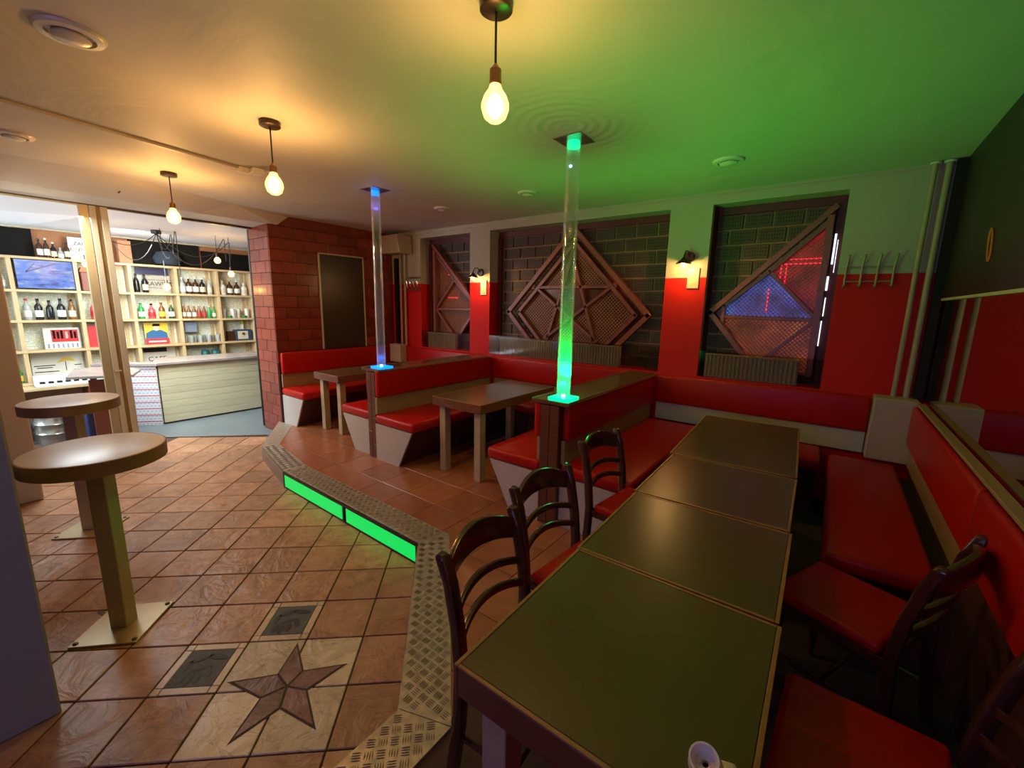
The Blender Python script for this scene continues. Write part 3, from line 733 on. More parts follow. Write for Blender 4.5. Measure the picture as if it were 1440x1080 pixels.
def half_screen(root, sgn, clip):
    """half diamond: u runs away from the upright post"""
    P_ = lambda u, z: (sgn*u, z)
    Z = lambda z: z-1.20
    frame_bar('post', P_(0.0, Z(1.2)), P_(0.0, Z(2.60)), 0.05, -0.06, 0.0, 'lattice_frame', root, clip)
    frame_bar('outer_rail', P_(-0.02, Z(2.66)), P_(0.87, Z(1.77)), 0.045, -0.06, 0.0, 'lattice_frame', root, clip, 0.02)
    frame_bar('outer_rail', P_(0.87, Z(1.77)), P_(0.5, Z(1.33)), 0.045, -0.06, 0.0, 'lattice_frame', root, clip, 0.02)
    ip = [(0.02, 2.53), (0.40, 2.153), (0.755, 1.84), (0.755, 1.66), (0.56, 1.41), (0.44, 1.25)]
    for a, b in zip(ip[:-1], ip[1:]): frame_bar('inner_rail', P_(a[0], Z(a[1])), P_(b[0], Z(b[1])), 0.035, -0.035, 0.012, 'lattice_frame', root, clip, 0.01)
    for a, b in (((0.40, 2.153), (0.03, 1.76)), ((0.755, 1.735), (0.03, 1.725)), ((0.03, 1.70), (0.46, 1.25))):
        frame_bar('star_rail', P_(a[0], Z(a[1])), P_(b[0], Z(b[1])), 0.033, -0.03, 0.012, 'lattice_frame', root, clip, 0.01)
    reg = [P_(u, Z(z)) for u, z in [(0.0, 2.5)]+ip[1:]+[(0.0, 1.22)]]
    lattice(reg, [], clip, root, 0.018, step=0.026, wd=0.0075)
    bk = rect_clip([P_(u, Z(z)) for u, z in [(0.0, 2.6), (0.84, 1.77), (0.4, 1.22), (0.0, 1.22)]], *clip)
    return bk
s3 = thing('lattice_screen', 'half diamond lattice screen over panels of painted red and blue glow in the niche beside the coat hooks', 'lattice screen', (-0.145, YB+0.135, 1.20))
c3 = (-0.90, 0.06, 0.02, 1.49)
bk = half_screen(s3, -1, c3)
obj('backing_board', MB().xzprism(bk, 0.054, 0.060), plain('lilac_board', (0.42, 0.22, 0.20), 0.35), s3)
def glow_mat(c, e):  # emission colour that imitates reflected light, varied by noise
    mt, nt, b = new_mat('reflected_glow_%d' % len(bpy.data.materials))
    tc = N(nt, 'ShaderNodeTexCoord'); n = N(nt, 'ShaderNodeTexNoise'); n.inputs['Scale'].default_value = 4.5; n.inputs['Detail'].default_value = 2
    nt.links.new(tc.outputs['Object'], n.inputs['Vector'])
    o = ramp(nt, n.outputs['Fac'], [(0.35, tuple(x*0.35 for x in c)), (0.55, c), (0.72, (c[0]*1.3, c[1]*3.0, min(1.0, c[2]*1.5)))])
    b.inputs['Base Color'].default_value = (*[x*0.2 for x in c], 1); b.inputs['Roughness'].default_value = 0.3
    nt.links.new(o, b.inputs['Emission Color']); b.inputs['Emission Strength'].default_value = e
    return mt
# emissive panels painting a reflected glow, coloured by film: blue, red and orange fields
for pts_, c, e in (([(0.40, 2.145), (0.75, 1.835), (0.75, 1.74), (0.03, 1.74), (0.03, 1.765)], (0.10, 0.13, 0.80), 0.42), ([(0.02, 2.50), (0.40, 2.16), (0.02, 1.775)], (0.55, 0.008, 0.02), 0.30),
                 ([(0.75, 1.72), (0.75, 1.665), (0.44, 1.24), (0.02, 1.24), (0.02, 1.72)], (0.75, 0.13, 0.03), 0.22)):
    obj('reflected_glow', MB().xzprism(ccw([(-u, z-1.20) for u, z in pts_]), 0.050, 0.0535), glow_mat(c, e), s3)
for x0, x1, z0, z1 in ((-0.26, -0.01, 1.055, 1.063), (-0.30, -0.01, 1.015, 1.023), (-0.285, -0.277, 0.83, 1.02), (-0.325, -0.317, 0.86, 1.02), (-0.405, -0.397, 0.58, 0.80)):  # reflected red lines, modelled as emissive strokes
    obj('red_reflection_strip', MB().box(x0, x1, 0.044, 0.050, z0, z1), 'red_reflection', s3)
# slits of daylight beside the screen
for x0, x1, z0, z1 in ((-0.102, -0.088, 2.20, 2.45), (-0.115, -0.100, 1.98, 2.10), (-0.108, -0.100, 1.76, 1.92), (-0.112, -0.104, 1.50, 1.72), (-0.078, -0.073, 2.13, 2.40)):
    obj('window_slit', MB().box(x0, x1, YB+0.128, YB+0.136, z0, z1), 'day', wall_back)
s1 = thing('lattice_screen', 'half diamond lattice screen in the narrow niche next to the brick wall', 'lattice screen', (-4.97, YB+0.135, 1.20))
c1 = (-0.12, 0.79, 0.02, 1.49)
bk = half_screen(s1, 1, c1)
obj('backing_pane', MB().xzprism(bk, 0.042, 0.05), 'pane_dark', s1)
for a, b in (((0.20, 1.10), (0.27, 1.07)), ((0.22, 1.04), (0.30, 1.01)), ((0.22, 0.70), (0.42, 0.70))):  # short red reflections put in as glowing strokes
    obj('red_reflection_strip', MB().xzprism(bar2d(a, b, 0.012), 0.028, 0.034), 'red_reflection', s1)

# smoked front panels with radiators behind them
names = ['narrow niche next to the brick wall', 'wide middle niche', 'niche beside the coat hooks']
RAD = [(-5.05, -4.45), (-3.62, -1.90), (-1.0, -0.22)]
for wi, (a, b) in enumerate(WIN):
    pnl = obj('smoked_panel', MB().box(a+0.004, b-0.004, YB-0.008, YB+0.000, ZS, 1.395), 'smoked')
    tag(pnl, 'smoked acrylic panel across the foot of the '+names[wi], 'panel')
    ra = thing('radiator', 'grey ribbed radiator behind smoked panel in the '+names[wi], 'radiator', ((RAD[wi][0]+RAD[wi][1])/2, YB+0.033, ZS), group='radiators in the niches')
    L = RAD[wi][1]-RAD[wi][0]
    obj('core', MB().box(-L/2, L/2, -0.015, 0.025, 0.002, 0.225), 'radiator', ra)
    nr = int(L/0.035)
    rb = MB().box(-0.008, 0.008, -0.028, -0.015, 0.012, 0.218).mesh('rib', 'radiator', bevel=0.003)
    for k in range(nr): link('rib', rb, ra, (-L/2+(k+0.5)*L/nr, 0, 0))
    obj('top_grille', MB().box(-L/2-0.004, L/2+0.004, -0.03, 0.03, 0.218, 0.232), 'radiator', ra)

# ================================================================== BENCHES AND PARTITIONS
def cushion(name, parent, x0, x1, y0, y1, z0, z1, r=0.03, mat='vinyl'):
    return obj(name, MB().box(x0, x1, y0, y1, z0, z1), mat, parent, smooth=True, bevel=min(r, (x1-x0)*0.45, (y1-y0)*0.45, (z1-z0)*0.45), segs=4)
SZ0, SZ1, BZ0, BZ1 = 0.555, 0.655, 0.835, 1.13
def bench_x(label, xw, sgn, y0, y1, depth, endpanel=True, back=True, group=None):
    """bench along y; xw = plane behind the backrest, sgn = direction it faces"""
    t = thing('booth_bench', label, 'bench', (xw, (y0+y1)/2, S), group=group)
    X = lambda u: tuple(sorted((0.0+sgn*u[0], sgn*u[1])))
    h = (y1-y0)/2
    cushion('backrest', t, *X((0.002, 0.068)), -h, h, BZ0-S, BZ1-S-0.004, 0.025)
    a, b = X((0.002, 0.03)); obj('back_strip', MB().box(a, b, -h+0.005, h, 0.49, BZ0-S), 'wood_strip', t)
    a, b = X((0.002, depth)); cushion('seat', t, a, b, -h-0.01, h, SZ0-S, SZ1-S, 0.035)
    def wedge(ya, yb, mat, nm, d1, d0):
        q = [(sgn*0.002, ya, 0), (sgn*d0, ya, 0), (sgn*d0, yb, 0), (sgn*0.002, yb, 0)]
        r_ = [(sgn*0.002, ya, SZ0-S), (sgn*d1, ya, SZ0-S), (sgn*d1, yb, SZ0-S), (sgn*0.002, yb, SZ0-S)]
        if sgn < 0: q = q[::-1]; r_ = r_[::-1]
        obj(nm, MB().hull8(q, r_), mat, t)
    wedge(-h+0.018, h, 'bench_dark', 'base', depth-0.06, depth-0.26)
    if endpanel: wedge(-h, -h+0.018, 'panel', 'end_panel', depth-0.03, depth-0.24)
    return t
def bench_y(label, x0, x1, yw, depth, group=None, strip='wood_strip'):
    """bench along x against the back wall"""
    t = thing('booth_bench', label, 'bench', ((x0+x1)/2, yw, S), group=group); h = (x1-x0)/2
    cushion('backrest', t, -h, h, -0.068, -0.002, BZ0-S, BZ1-S-0.004, 0.025)
    obj('back_strip', MB().box(-h+0.005, h-0.005, -0.03, -0.002, 0.49, BZ0-S), strip, t)
    return t, h
G = 'red upholstered benches of the booths'
bench_x('red vinyl bench along the glazed brick wall', XL, 1, 2.645, 4.42, 0.57, group=G)
bench_x('red vinyl bench facing the brick wall, left of the blue-lit partition', -3.87, -1, 2.64, 4.42, 0.56, group=G)
bench_x('red vinyl bench facing the middle booth table, right of the blue-lit partition', -3.73, 1, 2.60, 4.42, 0.60, group=G)
bench_x('red vinyl bench of the middle booth, left of the green-lit partition', -1.66, -1, 2.58, 4.42, 0.52, group=G)
bench_x('red vinyl bench behind the wooden chairs, right of the green-lit partition', -1.50, 1, 2.61, 4.42, 0.56, group=G)
for lab, x0, x1, sx0, sx1, strip in [('red vinyl back bench of the booth beside the brick wall', XL+0.07, -3.945, -5.27, -4.45, 'wood_strip'),
                              ('red vinyl back bench of the middle booth under the wide niche', -3.66, -1.735, -3.11, -2.20, 'wood_strip'),
                              ('red vinyl back bench under the niche beside the coat hooks', -1.43, 0.305, -0.92, 0.03, 'panel')]:
    t, h = bench_y(lab, x0, x1, YB-0.03, 0.5, G, strip); cx = (x0+x1)/2
    cushion('seat', t, sx0-cx, sx1-cx, -0.50, -0.032, SZ0-S, SZ1-S, 0.035)
    obj('base', MB().box(sx0-cx+0.02, sx1-cx-0.02, -0.42, -0.04, 0, SZ0-S), 'bench_dark', t)
# right-hand bench in front of the mirror: seat plus two backrests under a wooden cap rail
t = thing('booth_bench', 'red vinyl bench with capped backrest in front of the mirror', 'bench', (XR, 3.0, S), group=G)
cushion('seat', t, -0.52, -0.10, -0.55, 1.27, SZ0-S, SZ1-S, 0.035)
obj('base', MB().box(-0.45, -0.02, -0.50, 1.28, 0, SZ0-S), 'bench_dark', t)
for y0, y1 in ((-0.60, 1.285), (-2.30, -0.615)):
    cushion('backrest', t, -0.07, -0.022, y0, y1, 0.65, BZ1-S-0.01, 0.025)
obj('back_strip', MB().box(-0.04, -0.012, -0.55, 1.285, 0.49, 0.65), 'wood_strip', t)
obj('back_board', MB().box(-0.022, -0.002, -2.30, 1.30, 0.0, BZ1-S), 'bench_dark', t)
obj('cap_rail', MB().box(-0.05, -0.002, -2.30, 1.285, BZ1-S, BZ1-S+0.016), 'wood_strip', t, bevel=0.003)

def partition(label, x0, x1, yfront, glow):
    cx = (x0+x1)/2; t = thing('booth_partition', label, 'partition', (cx, yfront, S)); hw = (x1-x0)/2
    obj('core', MB().box(-hw+0.001, hw-0.001, 0.02, YB-yfront-0.105, 0, 0.925), 'bench_dark', t)
    # end post faced with brown tiles in two columns
    zz = 0.0; r = 0
    while zz < 0.92:
        z1 = min(zz+0.29, 0.93)
        obj('post_tile', MB().box(-hw+0.002, -hw*0.0-0.002, -0.002, 0.018, zz+0.002, z1-0.002), 'post_tile', t, bevel=0.002)
        zz = z1
    zz = -0.14
    while zz < 0.92:
        z0_ = max(zz, 0); z1 = min(zz+0.29, 0.93)
        obj('post_tile', MB().box(0.002, hw-0.002, -0.002, 0.018, z0_+0.002, z1-0.002), 'post_tile', t, bevel=0.002)
        zz += 0.29
    cap = obj('cap_board', MB().box(-hw-0.072, hw+0.068, -0.004, YB-yfront-0.10, 0.935, 0.965), 'cap', t, bevel=0.004)
    obj('cap_edge', MB().box(hw+0.068, hw+0.073, -0.004, YB-yfront-0.10, 0.947, 0.968), 'trim_metal', cap)
    obj('cap_edge', MB().box(-hw-0.077, -hw-0.072, -0.004, YB-yfront-0.10, 0.947, 0.968), 'trim_metal', cap)
    return t
partition('low booth partition under the blue-lit acrylic pole', -3.87, -3.73, 2.61, None)
partition('low booth partition under the green-lit acrylic pole', -1.66, -1.50, 2.57, None)

def pole(label, x, y, r, led, dot, color, n):
    t = thing('light_pole', label, 'light pole', (x, y, 1.13))
    obj('base_plate', MB().box(-0.085, 0.085, -0.075, 0.085, 0.001, 0.024), led, t, bevel=0.003)
    mb = MB(); seg = 28; h0, h1 = 0.024, ZC-1.13-0.004
    for rr, flip in ((r, False), (r-0.006, True)):
        o = len(mb.v)
        for z in (h0, h1):
            for k in range(seg): mb.v.append((rr*math.cos(2*PI*k/seg), rr*math.sin(2*PI*k/seg), z))
        for k in range(seg):
            f = (o+k, o+(k+1) % seg, o+seg+(k+1) % seg, o+seg+k); mb.f.append(f[::-1] if flip else f)
    obj('acrylic_tube', mb, 'acrylic', t, smooth=True)
    obj('led_core', MB().lathe([(0.014, 0.026), (0.016, 0.034), (0.01, 0.04), (0.0, 0.042)], 14), dot, t, smooth=True)
    obj('ceiling_plate', MB().box(-0.10, 0.10, -0.10, 0.10, ZC-1.13-0.006, ZC-1.13-0.001), 'steel', t)
    obj('top_ring', MB().lathe([(r-0.007, h1-0.045), (r-0.0065, h1-0.045), (r-0.0065, h1-0.008), (r-0.007, h1-0.008)], 24), led, t, smooth=True)
    return t
pg = pole('clear acrylic pole glowing green on the middle partition', -1.525, 2.66, 0.050, 'green_acrylic', 'green_dot', None, 0)
obj('led_dot', MB().lathe([(0.0, -0.010), (0.009, -0.004), (0.009, 0.004), (0.0, 0.010)], 12, (0.0, -0.03, 1.58)), 'green_dot', pg, smooth=True)
pole('clear acrylic pole glowing blue on the partition near the brick wall', -3.73, 2.70, 0.045, 'blue_acrylic', 'blue_dot', None, 0)
add_light('green_pole_light', 'SPOT', (-1.525, 2.66, 1.30), 125, (0.0, 1.0, 0.06), radius=0.03, look=(-1.15, 2.9, 2.88), spot=(2.5, 1.0))
add_light('green_pole_base_light', 'POINT', (-1.525, 2.66, 1.24), 1.6, (0.0, 1.0, 0.25), radius=0.02)
add_light('blue_pole_light', 'POINT', (-3.73, 2.70, 1.24), 0.4, (0.05, 0.2, 1.0), radius=0.02)
add_light('blue_pole_top_light', 'POINT', (-3.73, 2.70, 2.72), 0.25, (0.25, 0.2, 1.0), radius=0.02)

# ================================================================== TABLES
def table(label, cx, cy, wx, ly, rz=0.0, group=None, ztop=0.92, th=0.085, inset=0.05, worn=False):
    t = thing('wooden_table', label, 'table', (cx, cy, S), rz, group)
    hx, hy, zt = wx/2, ly/2, ztop-S
    rim = 0.012
    obj('top', MB().box(-hx+rim, hx-rim, -hy+rim, hy-rim, zt-0.02, zt), 'table_lam', t, bevel=0.0015)
    for s_ in (-1, 1):
        a, b = sorted((s_*hx, s_*(hx-rim+0.001))); e = obj('apron', MB().box(a, b, -hy, hy, zt-th, zt-0.004), 'wood_apron', t, bevel=0.002)
        obj('edge_strip', MB().box(a, b, -hy, hy, zt-0.004, zt+0.0012), 'wood_edge', e, bevel=0.001)
        a, b = sorted((s_*hy, s_*(hy-rim+0.001))); e = obj('apron', MB().box(-hx+rim, hx-rim, a, b, zt-th, zt-0.004), 'wood_apron', t, bevel=0.002)
        obj('edge_strip', MB().box(-hx+rim, hx-rim, a, b, zt-0.004, zt+0.0012), 'wood_edge', e, bevel=0.001)
    obj('under_board', MB().box(-hx+rim, hx-rim, -hy+rim, hy-rim, zt-0.05, zt-0.021), 'bench_dark', t)
    lg = MB().box(-0.038, 0.038, -0.038, 0.038, 0, zt-0.05).mesh('leg', 'leg', bevel=0.003)
    for sx in (-1, 1):
        for sy in (-1, 1): link('leg', lg, t, (sx*(hx-inset-0.038), sy*(hy-inset-0.038), 0))
    return t
GT = 'dark wooden booth tables'
table('long wooden table in the booth beside the brick wall', -4.985, 3.40, 0.56, 1.24, 0.0, GT)
table('long wooden table in the middle booth between the two partitions', -2.74, 3.40, 0.63, 1.24, 0.0, GT)
table('nearest dark square table, carrying the white plug adapter', -0.335, 0.985, 0.645, 0.655, 0.01, GT)
table('second dark square table in the row, next to the nearest one', -0.352, 1.626, 0.645, 0.615, 0.02, GT)
table('third dark square table in the row, before the long end table', -0.376, 2.278, 0.645, 0.665, 0.025, GT)
table('long dark table at the far end of the row, by the coat hooks', -0.425, 3.222, 0.665, 1.18, 0.05, GT)

# crumbs-sized paint flecks on the nearest table are part of its wear; the white adapter lies on it
pa = thing('plug_adapter', 'white plug adapter with round socket lying on the nearest dark table', 'adapter', (-0.085, 0.752, 0.9225), 0.35)
mb = MB().lathe([(0.0, -0.045), (0.024, -0.044), (0.029, -0.036), (0.030, 0.010), (0.026, 0.030), (0.0258, 0.036), (0.0225, 0.036), (0.018, 0.020), (0.006, 0.016), (0.0055, 0.004), (0.0, 0.003)], 26)
body = obj('socket_body', mb, 'white', pa, smooth=True); body.rotation_euler = (0.35, -0.25, 0); body.location = (-0.01, -0.015, 0.052)
pb = obj('plug_block', MB().box(0.012, 0.048, -0.022, 0.02, 0.004, 0.045), 'white2', pa, smooth=True, bevel=0.008, segs=3)
for dz in (-0.008, 0.010):
    obj('pin', MB().tube([(0.046, dz, 0.026), (0.066, dz, 0.027), (0.070, dz, 0.027)], [0.0024, 0.0024, 0.0014], 8), 'chrome', pb, smooth=True)
obj('socket_hole', MB().lathe([(0.0, 0.0), (0.0052, 0.0), (0.0052, 0.001), (0.0, 0.001)], 12, (0, 0, 0.0045)), 'black', body)

# bar-height tables
def bar_table(label, x, y, zt, R):
    t = thing('bar_table', label, 'bar table', (x, y, 0.0), TH+0.06, 'round standing tables')
    obj('top', MB().lathe([(R-0.006, zt-0.012), (R-0.006, zt-0.001), (R-0.010, zt)], 48), 'tabletop_bar', t, smooth=True)
    obj('edge', MB().lathe([(R-0.006, zt-0.075), (R, zt-0.072), (R, zt-0.003), (R-0.004, zt), (R-0.007, zt), (R-0.007, zt-0.07)], 48), 'edge_band', t, smooth=True)
    obj('under_board', MB().lathe([(R-0.01, zt-0.07), (R-0.01, zt-0.02)], 40), 'edge_band', t)
    obj('column', MB().box(-0.042, 0.042, -0.042, 0.042, 0.012, zt-0.06), 'brushed', t, bevel=0.004)
    bp = obj('base_plate', MB().box(-0.16, 0.16, -0.16, 0.16, 0.002, 0.013), 'brushed', t, bevel=0.002)
    bolt = MB().lathe([(0.012, 0.013), (0.012, 0.018), (0.006, 0.021), (0.0, 0.021)], 10).mesh('bolt', 'bronze', True)
    for sx in (-1, 1):
        for sy in (-1, 1): link('bolt', bolt, bp, (sx*0.138, sy*0.138, 0))
bar_table('nearer round standing table on a square steel column', -2.972, 0.391, 1.035, 0.285)
bar_table('farther round standing table nearer the bar doorway', -4.50, 0.50, 1.045, 0.275)

# ================================================================== CHAIRS
def make_chair():
    t = bpy.data.objects.new('wooden_chair', None); col.objects.link(t); t.empty_display_size = 0.1
    W, D, SH, BH_ = 0.40, 0.40, 0.445, 0.845
    # front = +x
    obj('seat_frame', MB().box(-D/2, D/2, -W/2, W/2, SH-0.055, SH-0.015), 'wood_dark', t, bevel=0.006, segs=2)
    obj('seat_pad', MB().box(-D/2+0.03, D/2+0.012, -W/2-0.002, W/2+0.002, SH-0.02, SH+0.03), 'vinyl', t, smooth=True, bevel=0.02, segs=4)
    for s_ in (-1, 1):
        obj('front_leg', MB().tube([(D/2-0.025, s_*(W/2-0.022), 0), (D/2-0.025, s_*(W/2-0.022), SH-0.02)], [0.014, 0.02], 12), 'wood_dark', t, smooth=True)
        y = s_*(W/2-0.002)
        path = [(-D/2-0.045, y, 0), (-D/2-0.012, y, 0.22), (-D/2-0.002, y, SH), (-D/2-0.018, y, 0.60), (-D/2-0.048, y, 0.75), (-D/2-0.078, y*1.02, BH_-0.01), (-D/2-0.080, y*1.02, BH_)]
        mb = MB(); o = 0; sec = []
        for i, p in enumerate(path):
            hw = 0.020 if i < 6 else 0.014; hd = 0.019 if i < 6 else 0.012
            sec.append([(p[0]-hd, p[1]-hw, p[2]), (p[0]+hd, p[1]-hw, p[2]), (p[0]+hd, p[1]+hw, p[2]), (p[0]-hd, p[1]+hw, p[2])])
        vs = [v for q in sec for v in q]; fs = [(3, 2, 1, 0), tuple(range(len(vs)-4, len(vs)))]
        for i in range(len(sec)-1):
            for k in range(4): fs.append((i*4+k, i*4+(k+1) % 4, i*4+4+(k+1) % 4, i*4+4+k))
        obj('back_post', mb.add(vs, fs), 'wood_dark', t, smooth=True, bevel=0.006, segs=2)
        obj('side_stretcher', MB().tube([(-D/2-0.02, y*0.97, 0.17), (D/2-0.025, s_*(W/2-0.022), 0.17)], 0.011, 8), 'wood_dark', t, smooth=True)
    obj('cross_stretcher', MB().tube([(0, -W/2+0.02, 0.17), (0, W/2-0.02, 0.17)], 0.011, 8), 'wood_dark', t, smooth=True)
    def rail(name, zc, arch_t, arch_b, h, xb, thick):
        n = 14; mb = MB(); vs = []
        for i in range(n+1):
            u = -1+2*i/n; y = u*(W/2-0.015); k = 1-u*u
            x = xb-0.045*k
            zt_, zb_ = zc+h/2+arch_t*k, zc-h/2+arch_b*k
            vs += [(x-thick/2, y, zb_), (x+thick/2, y, zb_), (x+thick/2, y, zt_), (x-thick/2, y, zt_)]
        fs = [(0, 1, 2, 3), tuple(range(len(vs)-1, len(vs)-5, -1))]
        for i in range(n):
            for k in range(4): fs.append((i*4+k, i*4+4+k, i*4+4+(k+1) % 4, i*4+(k+1) % 4))
        me = obj(name, mb.add(vs, fs), 'wood_dark', t, smooth=True, bevel=0.004, segs=2)
    rail('top_rail', 0.765, 0.050, 0.028, 0.085, -D/2-0.066, 0.022)
    rail('back_rail', 0.635, 0.030, 0.030, 0.030, -D/2-0.03, 0.020)
    rail('back_rail', 0.545, 0.030, 0.030, 0.030, -D/2-0.012, 0.020)
    return t
CH = [('dark wooden chair with red seat beside the nearest table, left side', -0.655, 1.09, 0.05),
      ('dark wooden chair with red seat between two others, left of the second table', -0.755, 1.605, -0.10),
      ('dark wooden chair with red seat standing against the partition bench, left of the third table', -0.83, 2.38, -0.12),
      ('dark wooden chair with red seat in shadow before the mirror-side bench', 0.188, 2.10, PI-0.40),
      ('dark wooden chair with red seat at the lower right, next to the nearest table', 0.215, 1.32, PI-0.05)]
ch0 = make_chair()
for i, (lab, x, y, rz) in enumerate(CH):
    c = ch0 if i == 0 else copy_tree(ch0)
    c.location = (x, y, S+0.001); c.rotation_euler = (0, 0, rz); tag(c, lab, 'chair', 'dark wooden chairs around the tables')

# ================================================================== CEILING AND WALL FIXTURES
def pendant(label, x, y, zs0, zs1, zb, watt):
    t = thing('pendant_lamp', label, 'lamp', (x, y, ZC), group='pendant bulbs of the lounge')
    obj('ceiling_rose', MB().lathe([(0.056, -0.030), (0.060, -0.027), (0.060, -0.003), (0.058, 0.0)], 28), 'bronze', t, smooth=True)
    obj('cord', MB().tube([(0, 0, -0.03), (0, 0, zs0-ZC+0.01)], 0.0045, 8), 'cable', t, smooth=True)
    obj('socket', MB().lathe([(0.021, zs1-ZC-0.004), (0.024, zs1-ZC+0.004), (0.022, zs1-ZC+0.012), (0.022, zs0-ZC-0.008), (0.015, zs0-ZC), (0.006, zs0-ZC+0.012)], 18), 'brass', t, smooth=True)
    H = zs1-zb; z0 = zb-ZC
    prof = [(0.0, z0), (0.022, z0+0.004), (0.041, z0+H*0.14), (0.052, z0+H*0.36), (0.052, z0+H*0.50), (0.042, z0+H*0.70), (0.026, z0+H*0.86), (0.020, z0+H)]
    b = obj('bulb', MB().lathe(prof, 24), 'bulb_glass', t, smooth=True)
    f = MB()
    for k in range(4):
        a = k*PI/2+0.4
        f.tube([(0.010*math.cos(a), 0.010*math.sin(a), z0+H*0.24), (0.016*math.cos(a), 0.016*math.sin(a), z0+H*0.45), (0.009*math.cos(a), 0.009*math.sin(a), z0+H*0.74)], 0.0042, 6)
    obj('filament', f, 'filament', b, smooth=True)
    add_light('pendant_glow', 'POINT', (x, y, zb+H*0.42), watt, (1.0, 0.56, 0.20), radius=0.045)
pendant('nearest hanging bare bulb at the top of the picture', -1.128, 1.364, 2.668, 2.613, 2.478, 9)
pendant('hanging bare bulb in the middle of the row of three', -2.925, 1.372, 2.632, 2.590, 2.455, 19)
pendant('hanging bare bulb closest to the bar doorway', -4.806, 1.362, 2.634, 2.590, 2.455, 22)

def vent(label, x, y, R):
    t = thing('ceiling_vent', label, 'vent', (x, y, ZC), group='round white ceiling vents')
    obj('outer_ring', MB().lathe([(R*0.66, -0.006), (R*0.70, -0.018), (R*0.92, -0.014), (R, -0.002), (R, -0.0005), (R*0.66, -0.0005)], 36), 'white2', t, smooth=True)
    obj('throat', MB().lathe([(R*0.68, -0.0022), (R*0.68, -0.0012)], 30), 'black', t)
    obj('disc', MB().lathe([(0.0, -0.034), (R*0.45, -0.030), (R*0.56, -0.022), (R*0.50, -0.012), (0.0, -0.010)], 32), 'white2', t, smooth=True)
    obj('stem', MB().lathe([(0.006, -0.012), (0.006, -0.0025)], 8), 'steel', t)
vent('largest round white ceiling vent, top left', -2.69, 0.48, 0.115)
vent('round white ceiling vent at the left edge near the beam', -4.63, 0.46, 0.105)
vent('round white ceiling vent in the green light right of the green pole', -0.78, 3.645, 0.110)
vent('round white ceiling vent just left of the green pole', -2.545, 3.59, 0.10)
vent('round white ceiling vent right of the blue pole', -3.76, 3.63, 0.10)

# surface conduit with its end box
t = thing('ceiling_conduit', 'cream cable trunking across the ceiling ending in a white coupling', 'conduit', (-4.0, 0.8, ZC))
obj('trunking', MB().bar((0.25, -1.2, -0.009), (-0.08, 0.84, -0.009), 0.022, 0.016), 'cream', t, bevel=0.002)
obj('coupling', MB().box(-0.125, -0.045, 0.83, 0.93, -0.04, -0.001), 'white', t, bevel=0.005, segs=2)
obj('coupling_block', MB().box(-0.06, 0.03, 0.90, 0.99, -0.045, -0.001), 'white', t, bevel=0.005, segs=2)
obj('coupling_block', MB().box(-0.13, -0.09, 0.94, 0.98, -0.03, -0.001), 'white', t, bevel=0.004)

def sconce(label, x, z, watt):
    t = thing('wall_lamp', label, 'wall lamp', (x, YB, z), group='bronze wall lamps between the niches')
    d = MB().lathe([(0.052, 0.0), (0.052, 0.012), (0.045, 0.022), (0.0, 0.026)], 24)
    o = obj('mount', d, 'bronze', t, smooth=True); o.rotation_euler = (PI/2, 0, 0); o.location = (0, -0.001, 0)
    obj('arm', MB().tube([(0, -0.02, 0.0), (0, -0.07, 0.055), (-0.005, -0.12, 0.05), (-0.01, -0.15, 0.0), (-0.01, -0.15, -0.03)], 0.007, 8), 'bronze', t, smooth=True)
    obj('shade', MB().lathe([(0.072, -0.075), (0.070, -0.070), (0.030, -0.035), (0.018, -0.02), (0.012, -0.01), (0.010, -0.011), (0.026, -0.037), (0.067, -0.0745)], 28, (-0.01, -0.15, 0)), 'bronze', t, smooth=True)
    b = obj('bulb', MB().lathe([(0.0, -0.112), (0.018, -0.106), (0.026, -0.09), (0.022, -0.07), (0.012, -0.052)], 18, (-0.01, -0.15, 0)), 'bulb_glass', t, smooth=True)
    obj('filament', MB().lathe([(0.0, -0.102), (0.010, -0.096), (0.012, -0.085), (0.006, -0.07), (0.0, -0.066)], 12, (-0.01, -0.15, 0)), 'filament', b, smooth=True)
    obj('wall_plate', MB().box(0.0, 0.11, -0.012, -0.001, -0.30, -0.105), 'frame_cream', t, bevel=0.003)
    add_light('sconce_glow', 'POINT', (x-0.01, YB-0.15, z-0.095), watt, (1.0, 0.60, 0.25), radius=0.02)
sconce('bronze wall lamp on the red pillar between wide niche and coat hooks', -1.235, 2.30, 9)
sconce('bronze wall lamp on the red pillar nearer the brick wall', -3.955, 2.235, 9)

# speaker, heating pipes and boxed-in corner by the brick wall
t = thing('wall_speaker', 'beige tapered speaker high in the corner beside the brick wall', 'speaker', (-5.56, 4.36, 2.55))
obj('cabinet', MB().hull8([(-0.19, -0.10, 0.0), (0.22, -0.10, 0.0), (0.22, 0.14, 0), (-0.19, 0.14, 0)], [(-0.22, -0.14, 0.26), (0.20, -0.14, 0.26), (0.20, 0.14, 0.26), (-0.22, 0.14, 0.26)]), 'beige_box', t, bevel=0.008, segs=2)
obj('grille', MB().hull8([(-0.17, -0.108, 0.02), (0.20, -0.108, 0.02), (0.20, -0.10, 0.02), (-0.17, -0.10, 0.02)], [(-0.20, -0.142, 0.24), (0.18, -0.142, 0.24), (0.18, -0.13, 0.24), (-0.20, -0.13, 0.24)]), 'beige_box', t)
obj('bracket', MB().box(-0.05, 0.05, 0.12, 0.158, 0.06, 0.2), 'bronze', t)
